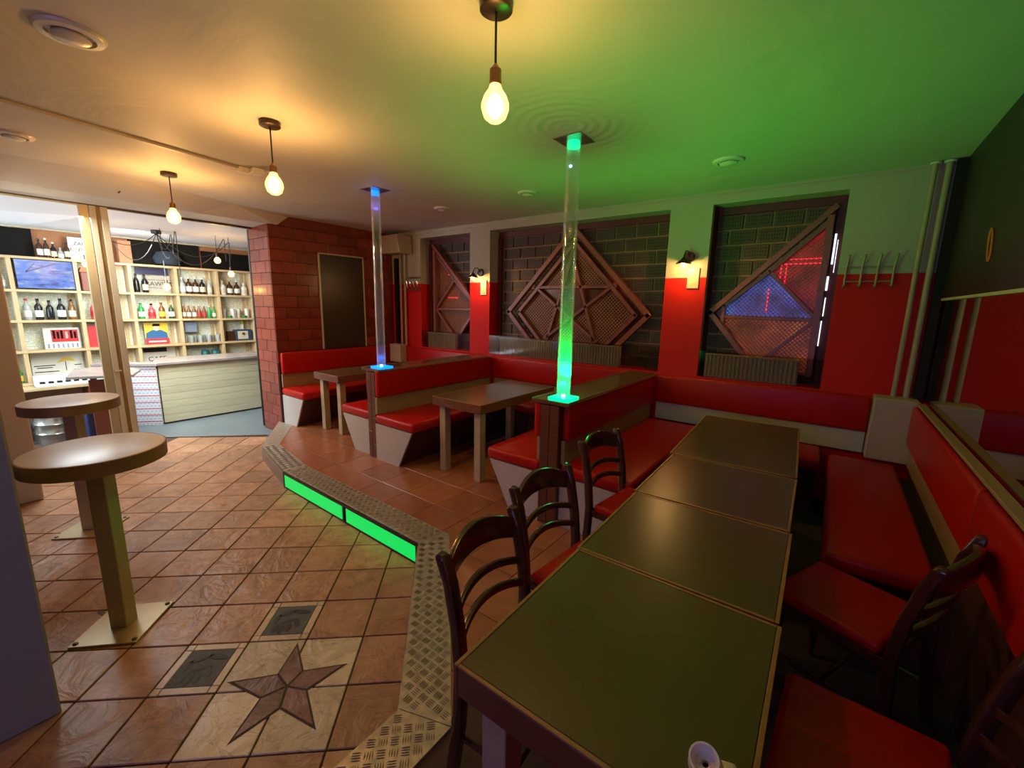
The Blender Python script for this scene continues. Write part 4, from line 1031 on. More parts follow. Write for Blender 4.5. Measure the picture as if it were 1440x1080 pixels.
for i, (x, lab) in enumerate([(-5.60, 'cream heating pipe below the corner speaker, left of the pair'), (-5.50, 'cream heating pipe below the corner speaker, right of the pair')]):
    p = thing('heating_pipe', lab, 'pipe', (x, YB-0.045, 1.14))
    obj('pipe', MB().tube([(0, 0, 0.0), (0, 0, 1.42)], 0.017, 12), 'pipe', p, smooth=True)
    obj('pipe_clip', MB().tube([(0, 0, 0.87), (0, 0, 0.895)], 0.021, 12), 'pipe', p); obj('clip_stem', MB().box(-0.006, 0.006, 0.015, 0.043, 0.875, 0.89), 'steel', p)
p = tag(obj('cable_duct', MB().box(-5.745, -5.69, YB-0.06, YB-0.002, 1.15, 2.5), 'pipe_dark'), 'dark cable duct in the corner beside the glazed brick wall', 'duct')
tag(obj('pipe_box', MB().box(-5.70, -5.44, 4.30, 4.42, 0.88, 1.16), 'beige_box', bevel=0.004), 'beige box covering the pipe ends on the corner bench', 'box')

# coat hooks
def hook_path(x, h): return [(x, -0.012, 0.0), (x, -0.045, -0.02), (x, -0.065, -0.06), (x, -0.06, -0.12), (x, -0.035, -0.165), (x, -0.012, -0.17), (x, -0.02, -0.20), (x, -0.05, -0.22), (x, -0.075, -0.19)]
t = thing('coat_hooks', 'chrome coat hook rail on the red wall beside the brick wall', 'coat rack', (-5.34, YB, 2.21))
obj('rail', MB().tube([(-0.12, -0.01, -0.02), (0.16, -0.01, -0.02)], 0.007, 8), 'chrome', t, smooth=True)
obj('rail', MB().tube([(-0.12, -0.01, -0.17), (0.16, -0.01, -0.17)], 0.007, 8), 'chrome', t, smooth=True)
for x in (-0.10, -0.02, 0.06, 0.14): obj('hook', MB().tube(hook_path(x, 0), 0.0085, 8), 'chrome', t, smooth=True)
t = thing('coat_hooks', 'steel rack of four long coat hooks right of the niches', 'coat rack', (0.155, YB, 2.0))
for z in (0.045, 0.155): obj('rail', MB().tube([(-0.15, -0.014, z), (0.155, -0.014, z)], 0.006, 8), 'hook_steel', t, smooth=True)
for x in (-0.145, -0.045, 0.052, 0.150):
    obj('hook', MB().tube([(x, -0.022, 0.02), (x, -0.022, 0.15), (x+0.004, -0.03, 0.20), (x+0.008, -0.055, 0.25)], 0.008, 8), 'hook_steel', t, smooth=True)
    obj('hook_foot', MB().tube([(x, -0.022, 0.02), (x-0.004, -0.04, 0.0), (x-0.006, -0.065, 0.012)], 0.008, 8), 'hook_steel', t, smooth=True)

# right corner: pipes, boxed corner, mirror, black panel
for x, r, lab, mt in [(0.430, 0.017, 'thin cream pipe left of the corner pair near the mirror', 'pipe'), (0.505, 0.021, 'thicker cream pipe right of the corner pair near the mirror', 'pipe')]:
    p = thing('heating_pipe', lab, 'pipe', (x, YB-0.05, 1.15))
    obj('pipe', MB().tube([(0, 0, 0), (0, 0, ZC-1.155)], r, 14), mt, p, smooth=True)
    obj('ceiling_collar', MB().lathe([(r+0.014, ZC-1.15-0.018), (r+0.014, ZC-1.15-0.006), (r+0.004, ZC-1.15-0.002)], 16), 'white2', p, smooth=True)
tag(obj('cable_duct', MB().box(0.545, 0.596, YB-0.075, YB-0.003, 1.15, ZC-0.004), 'pipe_dark'), 'dark cable duct in the corner beside the mirror', 'duct')
tag(obj('corner_box', MB().hull8([(0.307, 4.29, 0.66), (0.573, 4.29, 0.66), (0.573, 4.515, 0.66), (0.307, 4.515, 0.66)], [(0.312, 4.29, 1.15), (0.573, 4.29, 1.15), (0.573, 4.515, 1.15), (0.312, 4.515, 1.15)]), 'beige_box', bevel=0.006),
    'beige box filling the bench corner below the pipes', 'box')
mi = thing('wall_mirror', 'long dim wall mirror above the right-hand bench', 'mirror', (XR+0.02, 2.4, 1.15))
obj('mirror_sheet', MB().box(-0.014, -0.001, -2.6, 2.09, 0.0, 0.745), 'mirror', mi)
obj('top_edge', MB().box(-0.028, -0.001, -2.6, 2.09, 0.745, 0.762), 'frame_cream', mi)
bp = thing('black_wall_panel', 'large glossy black panel high on the right wall', 'panel', (XR+0.02, 2.4, 1.915))
obj('sheet', MB().box(-0.03, -0.001, -2.6, 2.03, 0.0, 0.955), plain('black_gloss_panel', (0.008, 0.007, 0.006), 0.4, noise=(0.02, 0.017, 0.014), nscale=2.5, bump=0.04, bscale=5, spec=0.25), bp)
ring = [(-0.033, 0.94+0.035*math.cos(2*PI*k/20)+0.03*math.sin(2*PI*k/20), 0.245+0.085*math.sin(2*PI*k/20)) for k in range(21)]
obj('orange_ring', MB().tube(ring, 0.006, 6), 'orange', bp, smooth=True)  # thin orange ring on the face of the panel

# framed black board on the brick wall
t = thing('wall_board', 'tall black board in a thin cream frame on the brick wall', 'board', (XL, 3.613, 1.135))
obj('board', MB().box(0.002, 0.018, -0.345, 0.345, 0.0, 1.32), 'blackboard', t)
for a in (-1, 1): obj('frame_side', MB().box(0.002, 0.026, a*0.348-0.010, a*0.348+0.010, 0.0, 1.34), 'frame_cream', t, bevel=0.002)
obj('frame_top', MB().box(0.002, 0.026, -0.358, 0.358, 1.32, 1.34), 'frame_cream', t, bevel=0.002)

# folding glass door parked in the bar opening
t = thing('folding_door', 'cream framed folding glass door standing in the bar doorway', 'door', (-6.22, 1.09, 0.0))
for y0, y1, x0, x1, mt in [(-0.12, -0.045, -0.02, 0.02, 'brushed'), (-0.04, 0.01, -0.02, 0.025, 'frame_cream'), (0.045, 0.10, -0.02, 0.02, 'frame_cream')]:
    obj('stile', MB().box(x0, x1, y0, y1, 0.012, 2.72), mt, t, bevel=0.004)
obj('gasket', MB().box(-0.012, 0.012, 0.01, 0.045, 0.012, 2.72), 'edge_band', t)
obj('handle', MB().tube([(0.02, -0.03, 1.02), (0.05, -0.03, 1.02), (0.05, 0.02, 1.02)], 0.009, 8), 'chrome', t, smooth=True)
obj('top_rail', MB().box(-0.02, 0.02, -0.74, -0.12, 2.705, 2.72), 'frame_cream', t, bevel=0.003)
obj('bottom_rail', MB().box(-0.02, 0.02, -0.74, -0.12, 0.012, 0.10), 'frame_cream', t, bevel=0.003)
obj('pane', MB().box(-0.004, 0.004, -0.74, -0.12, 0.10, 2.705), 'glass', t)

# small screw left in the beam
tag(obj('wall_plug', MB().tube([(-5.62, 1.19, 2.80), (-5.58, 1.17, 2.78)], 0.006, 8), 'bronze', smooth=True), 'small brown screw sticking out of the ceiling beam', 'screw')

# ================================================================== BAR ROOM
XS = -9.30
UP = [0.04, 0.65, 1.29, 1.90, 2.50, 3.11, 3.68]; ROWZ = [0.56, 1.02, 1.45, 1.875, 2.325]
sh = thing('bar_shelving', 'pale wooden shelving wall pasted with newspaper behind the bar', 'shelf', (XS, 0, 0))
obj('back_panel', MB().box(-0.03, -0.02, UP[0]-0.6, UP[-1], ROWZ[0], ROWZ[-1]), 'news', sh)
for y in UP: obj('upright', MB().box(-0.02, 0.24, y-0.022, y+0.022, ROWZ[0], ROWZ[-1]+0.012), 'shelf_wood', sh, bevel=0.003)
for z in ROWZ: obj('board', MB().box(-0.02, 0.25, UP[0]-0.6, UP[-1]+0.022, z-0.017, z+0.017), 'shelf_wood', sh, bevel=0.003)
for y in UP[1:]: obj('rear_upright', MB().box(-0.02, 0.0, y-0.10, y-0.06, ROWZ[0], ROWZ[-1]), 'shelf_wood', sh)

def bottle_parts(kind, h, r, mats):
    """returns a list of (name, mesh); body, neck, label, cap"""
    g_, lab, cap = mats
    if kind == 'wine': prof = [(r*0.9, 0), (r, 0.01), (r, h*0.60), (r*0.8, h*0.68), (r*0.36, h*0.78), (r*0.34, h*0.97), (r*0.36, h)]
    elif kind == 'spirit': prof = [(r*0.94, 0), (r*1.05, 0.01), (r*1.05, h*0.58), (r*0.7, h*0.68), (r*0.35, h*0.76), (r*0.33, h*0.96)]
    else: prof = [(r*0.9, 0), (r, 0.01), (r, h*0.50), (r*0.75, h*0.62), (r*0.42, h*0.78), (r*0.36, h*0.97)]
    return [('body', MB().lathe(prof, 14).mesh('body', g_, True)),
            ('label', MB().lathe([(r*1.07, h*0.14), (r*1.075, h*0.15), (r*1.075, h*0.44), (r*1.07, h*0.45)], 14).mesh('label', lab, True)),
            ('cap', MB().lathe([(r*0.40, h*0.90), (r*0.43, h*0.91), (r*0.43, h*0.995), (r*0.2, h)], 12).mesh('cap', cap, True))]
def bm_(c, r=0.15): return plain('bottle_%d' % (len(bpy.data.materials)), c, r)
BG = dict(black=bm_((0.012, 0.010, 0.012)), brown=bm_((0.06, 0.022, 0.010)), green=bm_((0.02, 0.30, 0.07)), clear=bm_((0.38, 0.42, 0.42)), darkgreen=bm_((0.03, 0.07, 0.025)),
          amber=bm_((0.22, 0.08, 0.02)), pink=bm_((0.55, 0.10, 0.12)), white=bm_((0.72, 0.72, 0.68), 0.4), yellow=bm_((0.75, 0.55, 0.06), 0.4), red=bm_((0.5, 0.03, 0.03), 0.4), cream=bm_((0.62, 0.55, 0.42), 0.4))
bcache = {}
def bottle(y, z, kind, h, r, g_, lab, cap, label, group, x=XS+0.13):
    key = (kind, h, r, g_, lab, cap)
    if key not in bcache: bcache[key] = bottle_parts(kind, h, r, (BG[g_], BG[lab], BG[cap]))
    t = thing('bottle', label, 'bottle', (x+random.uniform(-0.02, 0.02), y, z+0.0175), random.uniform(0, 6), group)
    for nm, me in bcache[key]: link(nm, me, t)
def rowb(items, y0, y1, z, where, group):
    n = len(items)
    for i, it in enumerate(items):
        pos = ORD[i]+' from the left' if n > 1 else 'standing alone'
        colr = {'black': 'dark', 'brown': 'brown', 'green': 'green', 'clear': 'clear', 'darkgreen': 'dark green', 'amber': 'amber', 'pink': 'pink', 'white': 'white'}[it[3]]
        bottle(y0+(y1-y0)*(i+0.5)/n, z, it[0], it[1], it[2], it[3], it[4], it[5], '%s bottle %s %s' % (colr, pos, where), group)
W_ = 'wine'; SP = 'spirit'; BE = 'beer'
rowb([(W_, .27, .030, 'brown', 'white', 'black'), (W_, .28, .030, 'brown', 'white', 'white'), (SP, .23, .029, 'black', 'cream', 'white'), (SP, .16, .030, 'clear', 'white', 'clear'), (W_, .25, .030, 'brown', 'cream', 'black')],
     0.94, 1.28, ROWZ[4], 'on top of the shelving above the television', 'bottles on top of the shelving')
rowb([(W_, .30, .040, 'clear', 'white', 'red'), (W_, .30, .042, 'black', 'white', 'black'), (W_, .28, .040, 'black', 'black', 'black'), (SP, .31, .043, 'black', 'white', 'black'), (SP, .30, .040, 'amber', 'cream', 'black')],
     0.69, 1.25, ROWZ[2], 'on the shelf below the television', 'bottles below the television')
rowb([(SP, .30, .042, 'pink', 'red', 'white')], 1.33, 1.55, ROWZ[2], 'beside the folding door frame, second shelf', 'bottles near the door frame')
rowb([(W_, .30, .038, 'black', 'black', 'black'), (W_, .30, .040, 'black', 'cream', 'black')], 1.93, 2.15, ROWZ[3], 'on the top shelf beside the tailor sign', 'bottles beside the tailor sign')
rowb([(W_, .26, .042, 'green', 'white', 'green'), (SP, .25, .046, 'pink', 'red', 'black'), (W_, .27, .042, 'amber', 'yellow', 'amber'), (W_, .26, .040, 'darkgreen', 'white', 'yellow')], 1.94, 2.47, ROWZ[2], 'on the second shelf under the tailor sign', 'bottles under the tailor sign')
rowb([(SP, .28, .044, 'clear', 'white', 'white'), (SP, .29, .044, 'brown', 'white', 'white'), (SP, .29, .044, 'brown', 'white', 'white'), (SP, .29, .044, 'black', 'cream', 'white'), (SP, .27, .036, 'clear', 'cream', 'clear')], 2.55, 3.06, ROWZ[3], 'on the top shelf in the middle compartment', 'bottles in the middle top compartment')
rowb([(BE, .24, .031, 'amber', 'white', 'white'), (BE, .24, .031, 'amber', 'white', 'cream'), (BE, .24, .031, 'amber', 'white', 'cream'), (BE, .24, .031, 'amber', 'red', 'cream'), (BE, .24, .031, 'amber', 'red', 'cream'), (BE, .22, .030, 'green', 'green', 'white'), (BE, .21, .030, 'green', 'white', 'green')],
     2.54, 3.08, ROWZ[2], 'in the row of beer bottles', 'beer bottles on the second shelf')
rowb([(SP, .26, .058, 'white', 'cream', 'white'), (SP, .27, .046, 'brown', 'white', 'clear'), (SP, .27, .046, 'brown', 'white', 'white'), (SP, .24, .050, 'white', 'cream', 'white')], 3.15, 3.64, ROWZ[3], 'on the top shelf at the right end', 'bottles at the right end of the top shelf')
rowb([(SP, .27, .038, 'clear', 'white', 'clear')], 0.50, 0.62, ROWZ[3], 'on the top shelf left of the television', 'bottles left of the television')
rowb([(W_, .24, .038, 'green', 'yellow', 'green')], 0.50, 0.62, ROWZ[0], 'on the lowest shelf at the left edge', 'bottles at the left edge')
# glasses
glass_me = MB().lathe([(0.028, 0.0), (0.030, 0.003), (0.036, 0.13), (0.034, 0.13), (0.027, 0.006)], 14).mesh('tumbler', BG['clear'], True)
gtint = MB().lathe([(0.030, 0.0), (0.032, 0.02), (0.040, 0.17), (0.038, 0.17), (0.029, 0.02)], 14).mesh('tumbler', BG['white'], True)
def glasses(n, y0, y1, z, where, me, group):
    for i in range(n):
        tag(link('drinking_glass', me, None, (XS+0.12+(0.05 if i % 2 else -0.03), y0+(y1-y0)*(i+0.5)/n, z+0.0175)), 'upturned drinking glass %s from the left %s' % (ORD[i], where), 'glass', group)
glasses(8, 2.54, 3.08, ROWZ[1], 'on the third shelf under the beer bottles', glass_me, 'glasses under the beer bottles')
glasses(4, 3.15, 3.64, ROWZ[2], 'on the second shelf at the right end', gtint, 'white glasses at the right end')
glasses(4, 2.53, 2.75, ROWZ[0], 'on the lowest shelf beside the teal canisters', glass_me, 'glasses beside the teal canisters')
for i, y in enumerate((3.27, 3.515)):
    tag(obj('green_bowl', MB().lathe([(0.016, 0), (0.03, 0.015), (0.04, 0.045), (0.036, 0.045), (0.024, 0.015)], 16, (XS+0.20, y, ROWZ[2]+0.0175)), BG['green'], smooth=True), ('left' if i == 0 else 'right')+' small green bowl among the white glasses', 'bowl', 'green bowls among the glasses')
for i, y in enumerate((2.84, 3.0)):
    t = thing('canister', ('left' if i == 0 else 'right')+' teal canister on the lowest shelf', 'canister', (XS+0.12, y, ROWZ[0]+0.0175), group='teal canisters')
    teal = bm_((0.02, 0.12, 0.13), 0.3)
    obj('body', MB().lathe([(0.062, 0), (0.066, 0.01), (0.066, 0.27), (0.06, 0.285)], 18), teal, t, smooth=True)
    obj('lid', MB().lathe([(0.064, 0.285), (0.064, 0.31), (0.02, 0.32), (0.0, 0.335)], 18), teal, t, smooth=True)
# television in the shelf: a blue picture of a bar interior
def screen_mat():
    mt, nt, b = new_mat('television_picture')
    tc = N(nt, 'ShaderNodeTexCoord'); mp = N(nt, 'ShaderNodeMapping'); mp.inputs['Scale'].default_value = (1, 3.0, 9.0); nt.links.new(tc.outputs['Object'], mp.inputs[0])
    n = N(nt, 'ShaderNodeTexNoise'); n.inputs['Scale'].default_value = 2.2; n.inputs['Detail'].default_value = 5; nt.links.new(mp.outputs[0], n.inputs['Vector'])
    c = ramp(nt, n.outputs['Fac'], [(0.30, (0.05, 0.06, 0.16)), (0.45, (0.10, 0.22, 0.75)), (0.60, (0.22, 0.30, 0.62)), (0.75, (0.65, 0.78, 1.0))])
    b.inputs['Base Color'].default_value = (0.01, 0.01, 0.01, 1); nt.links.new(c, b.inputs['Emission Color']); b.inputs['Emission Strength'].default_value = 0.9; b.inputs['Roughness'].default_value = 0.2
    return mt
t = thing('television', 'television showing a blue bar scene on the top shelf', 'television', (XS+0.20, 0.985, ROWZ[3]+0.0175))
obj('screen', MB().box(0.012, 0.016, -0.285, 0.275, 0.02, 0.405), screen_mat(), t)
obj('bezel', MB().box(-0.03, 0.012, -0.292, 0.282, 0.012, 0.412), 'black', t, bevel=0.003)
for a, b, w_ in [((0.017, -0.19, 0.24), (0.017, 0.10, 0.37), 0.02), ((0.017, -0.19, 0.24), (0.017, -0.10, 0.36), 0.012), ((0.017, 0.02, 0.235), (0.017, 0.26, 0.235), 0.012)]:
    obj('picture_line', MB().bar(a, b, w_, 0.001, up=(1, 0, 0)), plain('screen_line_%d' % len(bpy.data.materials), (0.08, 0.08, 0.2), 0.3), t)
obj('foot', MB().box(-0.03, 0.03, -0.1, 0.1, 0.0, 0.012), 'black', t)
# signs and pictures
def frontmat(x, y, z, tilt=0.0): return Matrix.Translation((x, y, z)) @ Matrix.Rotation(PI/2, 4, 'Z') @ Matrix.Rotation(PI/2-tilt, 4, 'X')
t = thing('enamel_sign', 'white enamel sign with black lettering on top of the shelving', 'sign', (XS+0.10, 1.44, ROWZ[4]+0.0175))
obj('plate', MB().box(-0.006, 0.0, -0.17, 0.17, 0.0, 0.33), BG['white'], t, bevel=0.002)
text_mesh('lettering', 'ZAK\u0141AD', 0.07, 'black', t, frontmat(0.002, 0.02, 0.24)); text_mesh('lettering', 'KU\u015aNIERSKI', 0.078, 'black', t, frontmat(0.002, 0.06, 0.15))
t = thing('tailor_sign', 'grey painted sign reading KRAWIEC on the top shelf', 'sign', (XS+0.05, 2.28, ROWZ[3]+0.0175))
obj('plate', MB().box(-0.006, 0.0, -0.20, 0.17, 0.0, 0.28), plain('sign_grey', (0.34, 0.32, 0.28), 0.5, noise=(0.42, 0.4, 0.35), nscale=12), t)
text_mesh('lettering', 'KRAWIEC', 0.095, 'black', t, frontmat(0.002, -0.01, 0.15))
for z in (0.085, 0.215): obj('rule_line', MB().box(0.0, 0.001, -0.16, 0.13, z-0.003, z+0.003), 'black', t)
obj('picture_strip', MB().box(-0.004, 0.0, -0.27, 0.17, 0.30, 0.41), 'blue_box', t)
t = thing('picture', 'white framed print of bottles on red on the third shelf', 'picture', (XS+0.10, 1.08, ROWZ[1]+0.0175))
obj('mount', MB().box(-0.008, 0.0, -0.22, 0.16, 0.0, 0.31), BG['white'], t, bevel=0.002)
obj('print', MB().box(0.0, 0.002, -0.14, 0.14, 0.10, 0.28), BG['red'], t)
for i, y in enumerate((-0.11, -0.07, -0.03, 0.02, 0.07, 0.11)): obj('printed_bottle', MB().box(0.002, 0.003, y-0.013, y+0.013, 0.15, 0.27-0.02*(i % 2)), BG['black'] if i != 3 else BG['clear'], t)
for i in range(7): obj('printed_glass', MB().box(0.0, 0.002, -0.19+i*0.05, -0.17+i*0.05, 0.01, 0.075), plain('slate_blue_print', (0.2, 0.25, 0.4), 0.5) if i == 0 else bpy.data.materials['slate_blue_print'], t)
t = thing('picture', 'red poster of a seated figure beside the folding door', 'picture', (XS+0.08, 1.52, ROWZ[1]+0.0175))
obj('sheet', MB().box(-0.006, 0.0, -0.20, 0.20, 0.0, 0.33), 'red_paint', t)
def flat(poly, x): return MB().yzprism(ccw(poly), x, x+0.001)
obj('printed_figure', flat([(-0.08, 0.02), (0.10, 0.02), (0.09, 0.12), (0.03, 0.19), (-0.02, 0.18), (-0.07, 0.12)], 0.0), BG['cream'], t)
obj('printed_head', flat([(-0.02+0.045*math.cos(k*PI/6), 0.21+0.04*math.sin(k*PI/6)) for k in range(12)], 0.001), BG['brown'], t)
t = thing('picture', 'yellow poster of a man in blue with a red caption bar', 'picture', (XS+0.12, 2.17, ROWZ[1]+0.0175))
obj('sheet', MB().box(-0.006, 0.0, -0.16, 0.16, 0.0, 0.36), BG['yellow'], t)
obj('printed_suit', flat([(-0.15, 0.10), (0.15, 0.10), (0.14, 0.19), (0.06, 0.24), (-0.06, 0.24), (-0.14, 0.19)], 0.0), plain('poster_blue', (0.03, 0.13, 0.32), 0.5), t)
obj('printed_face', flat([(0.0+0.042*math.cos(k*PI/7), 0.275+0.05*math.sin(k*PI/7)) for k in range(14)], 0.001), BG['cream'], t)
obj('printed_cap', flat([(-0.055, 0.305), (0.055, 0.305), (0.045, 0.345), (-0.04, 0.345)], 0.002), BG['black'], t)
obj('caption_bar', MB().box(0.0, 0.003, -0.16, 0.16, 0.0, 0.10), 'red_paint', t)
obj('caption_line', MB().box(0.003, 0.004, -0.12, 0.12, 0.035, 0.06), BG['white'], t)
t = thing('wooden_case', 'brown wooden case on the top shelf behind the folding door', 'box', (XS+0.12, 1.50, ROWZ[3]+0.0175))
obj('case', MB().box(-0.08, 0.06, -0.16, 0.14, 0.0, 0.28), 'rust', t, bevel=0.01); obj('case_lid', MB().hull8([(-0.08, -0.17, 0.28), (0.065, -0.17, 0.28), (0.065, 0.145, 0.28), (-0.08, 0.145, 0.28)], [(-0.06, -0.14, 0.35), (0.045, -0.14, 0.35), (0.045, 0.11, 0.35), (-0.06, 0.11, 0.35)]), 'orange_wall', t)
t = thing('radio', 'dark blue radio with a pale dial on the third shelf at the right end', 'radio', (XS+0.13, 3.50, ROWZ[1]+0.0175))
obj('case', MB().box(-0.07, 0.05, -0.16, 0.13, 0.0, 0.21), plain('navy_case', (0.03, 0.06, 0.11), 0.35), t, bevel=0.008, segs=2); obj('dial', MB().box(0.05, 0.054, -0.12, 0.06, 0.03, 0.18), BG['cream'], t)
obj('dial_knob', MB().tube([(0.054, -0.02, 0.13), (0.066, -0.02, 0.13)], 0.025, 14), 'brass', t, smooth=True)
tag(obj('book_box', MB().box(XS+0.06, XS+0.18, 3.22, 3.33, ROWZ[1]+0.0175, ROWZ[1]+0.20), BG['brown'], bevel=0.004), 'brown box standing left of the radio', 'box')
t = thing('candle', 'pale candle with a yellow-green top behind the radio', 'candle', (XS+0.03, 3.53, ROWZ[1]+0.0175)); obj('stick', MB().lathe([(0.03, 0), (0.03, 0.30)], 12), BG['white'], t); obj('top', MB().lathe([(0.034, 0.30), (0.036, 0.34), (0.02, 0.38), (0.0, 0.39)], 12), plain('lime', (0.5, 0.62, 0.05), 0.4), t, smooth=True)
tag(obj('storage_tin', MB().box(XS+0.02, XS+0.12, 2.55, 2.76, ROWZ[1]+0.2, ROWZ[1]+0.38), plain('grey_blue_tin', (0.22, 0.27, 0.36), 0.4), bevel=0.006), 'grey-blue tin at the back of the third shelf', 'tin')
t = thing('parasol_print', 'newspaper sheet with a yellow parasol and dark headline on the lowest shelf', 'picture', (XS+0.02, 0.97, ROWZ[0]+0.0175))
obj('sheet', MB().box(-0.004, 0.0, -0.27, 0.27, 0.03, 0.40), BG['white'], t)
obj('printed_parasol', flat([(-0.02, 0.24), (0.10, 0.27), (0.19, 0.25), (0.15, 0.31), (0.06, 0.32)], 0.0), BG['yellow'], t)
obj('printed_stem', MB().box(0.0, 0.001, 0.075, 0.083, 0.12, 0.26), BG['black'], t)
for z, a, b in ((0.21, -0.25, -0.03), (0.18, -0.22, -0.06), (0.12, -0.25, 0.0), (0.2, 0.17, 0.25)): obj('printed_line', MB().box(0.0, 0.001, a, b, z-0.006, z+0.006), BG['black'], t)
t = thing('cafe_print', 'newspaper headline sheet on the lowest shelf right of the door', 'picture', (XS+0.02, 2.18, ROWZ[0]+0.0175))
obj('sheet', MB().box(-0.004, 0.0, -0.24, 0.24, 0.02, 0.40), BG['white'], t); text_mesh('lettering', 'CAFE', 0.11, 'black', t, frontmat(0.002, -0.02, 0.20))
obj('printed_photo', MB().box(0.0, 0.001, -0.20, 0.12, 0.32, 0.39), 'black', t)
# dark boards high on the bar room wall, cornice
for i, (y0, y1, z0, z1, lab) in enumerate([(0.0, 0.93, 2.345, 2.745, 'black board high on the bar wall above the television'), (1.98, 2.95, 2.345, 2.752, 'black board high on the bar wall behind the hanging cables'), (2.98, 3.76, 2.345, 2.66, 'dark brown board high on the bar wall at the right end')]):
    tag(obj('wall_board', MB().box(-9.335, -9.30, y0, y1, z0, z1), 'dark_wall'), lab, 'board')
struct('trim_5', MB().box(-9.335, -9.28, -2.2, 3.78, 2.74, 2.764), 'frame_cream')
tag(obj('cushion_bag', MB().lathe([(0.02, 0), (0.17, 0.03), (0.20, 0.12), (0.14, 0.22), (0.03, 0.24)], 16, (-9.10, 2.42, ROWZ[4]+0.0175)), plain('slate_blue_cloth', (0.018, 0.026, 0.04), 0.9), smooth=True), 'slate blue bag lying on top of the shelving', 'bag')
tag(obj('crate_board', MB().box(-9.2, -9.06, 1.80, 1.96, ROWZ[4]+0.0175, ROWZ[4]+0.36), 'orange_wall', bevel=0.006), 'orange-brown crate on top of the shelving beside the door frame', 'crate')

# counter
t = thing('bar_counter', 'bar counter faced with pale planks under a grey top', 'counter', (-7.64, 2.5, 0.0))
pl_h = 0.105; n = 8
for k in range(n):
    obj('plank', MB().box(-0.02, 0.0, -0.735, 1.25, 0.02+k*pl_h+0.0015, 0.02+(k+1)*pl_h-0.0015), 'plank', t, bevel=0.003)
obj('body', MB().box(-0.55, -0.021, -0.73, 1.25, 0.0, 0.86), 'bench_dark', t)
obj('worktop', MB().prism([(-0.62, -0.62), (0.05, -0.80), (0.05, 1.26), (-0.62, 1.26)], 0.866, 0.905), 'countertop', t, bevel=0.004)
# slanting counter end with red lines and rows of small grey marks
def checks():
    mt, nt, b = new_mat('white_board_grey_marks')
    tc = N(nt, 'ShaderNodeTexCoord'); br = N(nt, 'ShaderNodeTexBrick'); br.inputs['Scale'].default_value = 1.0
    br.inputs['Brick Width'].default_value = 0.05; br.inputs['Row Height'].default_value = 0.038; br.inputs['Mortar Size'].default_value = 0.012; br.offset = 0.5
    br.inputs['Color1'].default_value = (0.42, 0.46, 0.52, 1); br.inputs['Color2'].default_value = (0.48, 0.5, 0.56, 1); br.inputs['Mortar'].default_value = (0.70, 0.72, 0.74, 1)
    sx = N(nt, 'ShaderNodeSeparateXYZ'); cx = N(nt, 'ShaderNodeCombineXYZ'); nt.links.new(tc.outputs['Object'], sx.inputs[0]); nt.links.new(sx.outputs[0], cx.inputs[0]); nt.links.new(sx.outputs[2], cx.inputs[1])
    nt.links.new(cx.outputs[0], br.inputs['Vector']); nt.links.new(br.outputs['Color'], b.inputs['Base Color']); b.inputs['Roughness'].default_value = 0.4
    return mt
a = Vector((-7.62, 1.755)); d = Vector((-0.42, -0.48)); ang = math.atan2(d.y, d.x)
t = thing('counter_end', 'slanting white counter end crossed by red lines', 'counter', (a.x, a.y, 0), ang)
L = 0.75
obj('front_board', MB().box(0.01, L, 0.0, 0.02, 0.0, 0.86), checks(), t)
for k in range(9): obj('red_line', MB().box(0.01, L, 0.0195, 0.0225, 0.055+k*0.094, 0.063+k*0.094), 'red_paint', t)
obj('body', MB().box(0.03, L, -0.10, -0.001, 0.0, 0.86), 'bench_dark', t)
obj('worktop', MB().box(-0.02, L+0.02, -0.14, 0.05, 0.862, 0.90), 'countertop', t, bevel=0.004)
# lift-up flap standing proud of the counter end
t = thing('counter_flap', 'grey counter flap projecting behind the folding door', 'counter flap', (-7.35, 1.05, 0.86))
obj('board', MB().prism(ccw([(-0.45, -0.10), (0.35, -0.28), (0.62, 0.26), (0.20, 0.42), (-0.40, 0.36)]), 0.0, 0.03), 'countertop', t, bevel=0.003)
obj('support', MB().box(-0.26, -0.205, 0.0, 0.06, -0.86, 0.0), 'rust', t)
# left work area: worktop, drip tray, kegs, boxes
t = thing('work_counter', 'pale wooden work counter below the shelving, left of the door', 'counter', (-9.0, 0.3, 0.0))
obj('worktop', MB().box(-0.3, 0.25, -0.9, 1.0, 0.50, 0.54), 'shelf_wood', t, bevel=0.004)
for y in (-0.85, 0.0, 0.9): obj('support', MB().box(-0.25, 0.2, y-0.02, y+0.02, 0.0, 0.50), 'rust', t)
t = thing('drip_tray', 'white drip tray with a black grating on the work counter', 'tray', (-8.9, 0.95, 0.541)); obj('tray', MB().box(-0.14, 0.14, -0.28, 0.28, 0.0, 0.05), BG['white'], t, bevel=0.006)
for k in range(6): obj('grating_bar', MB().box(0.06, 0.135, -0.24+k*0.085, -0.19+k*0.085, 0.05, 0.075), 'black', t)
obj('back', MB().box(-0.14, -0.10, -0.28, 0.28, 0.05, 0.14), BG['white'], t)
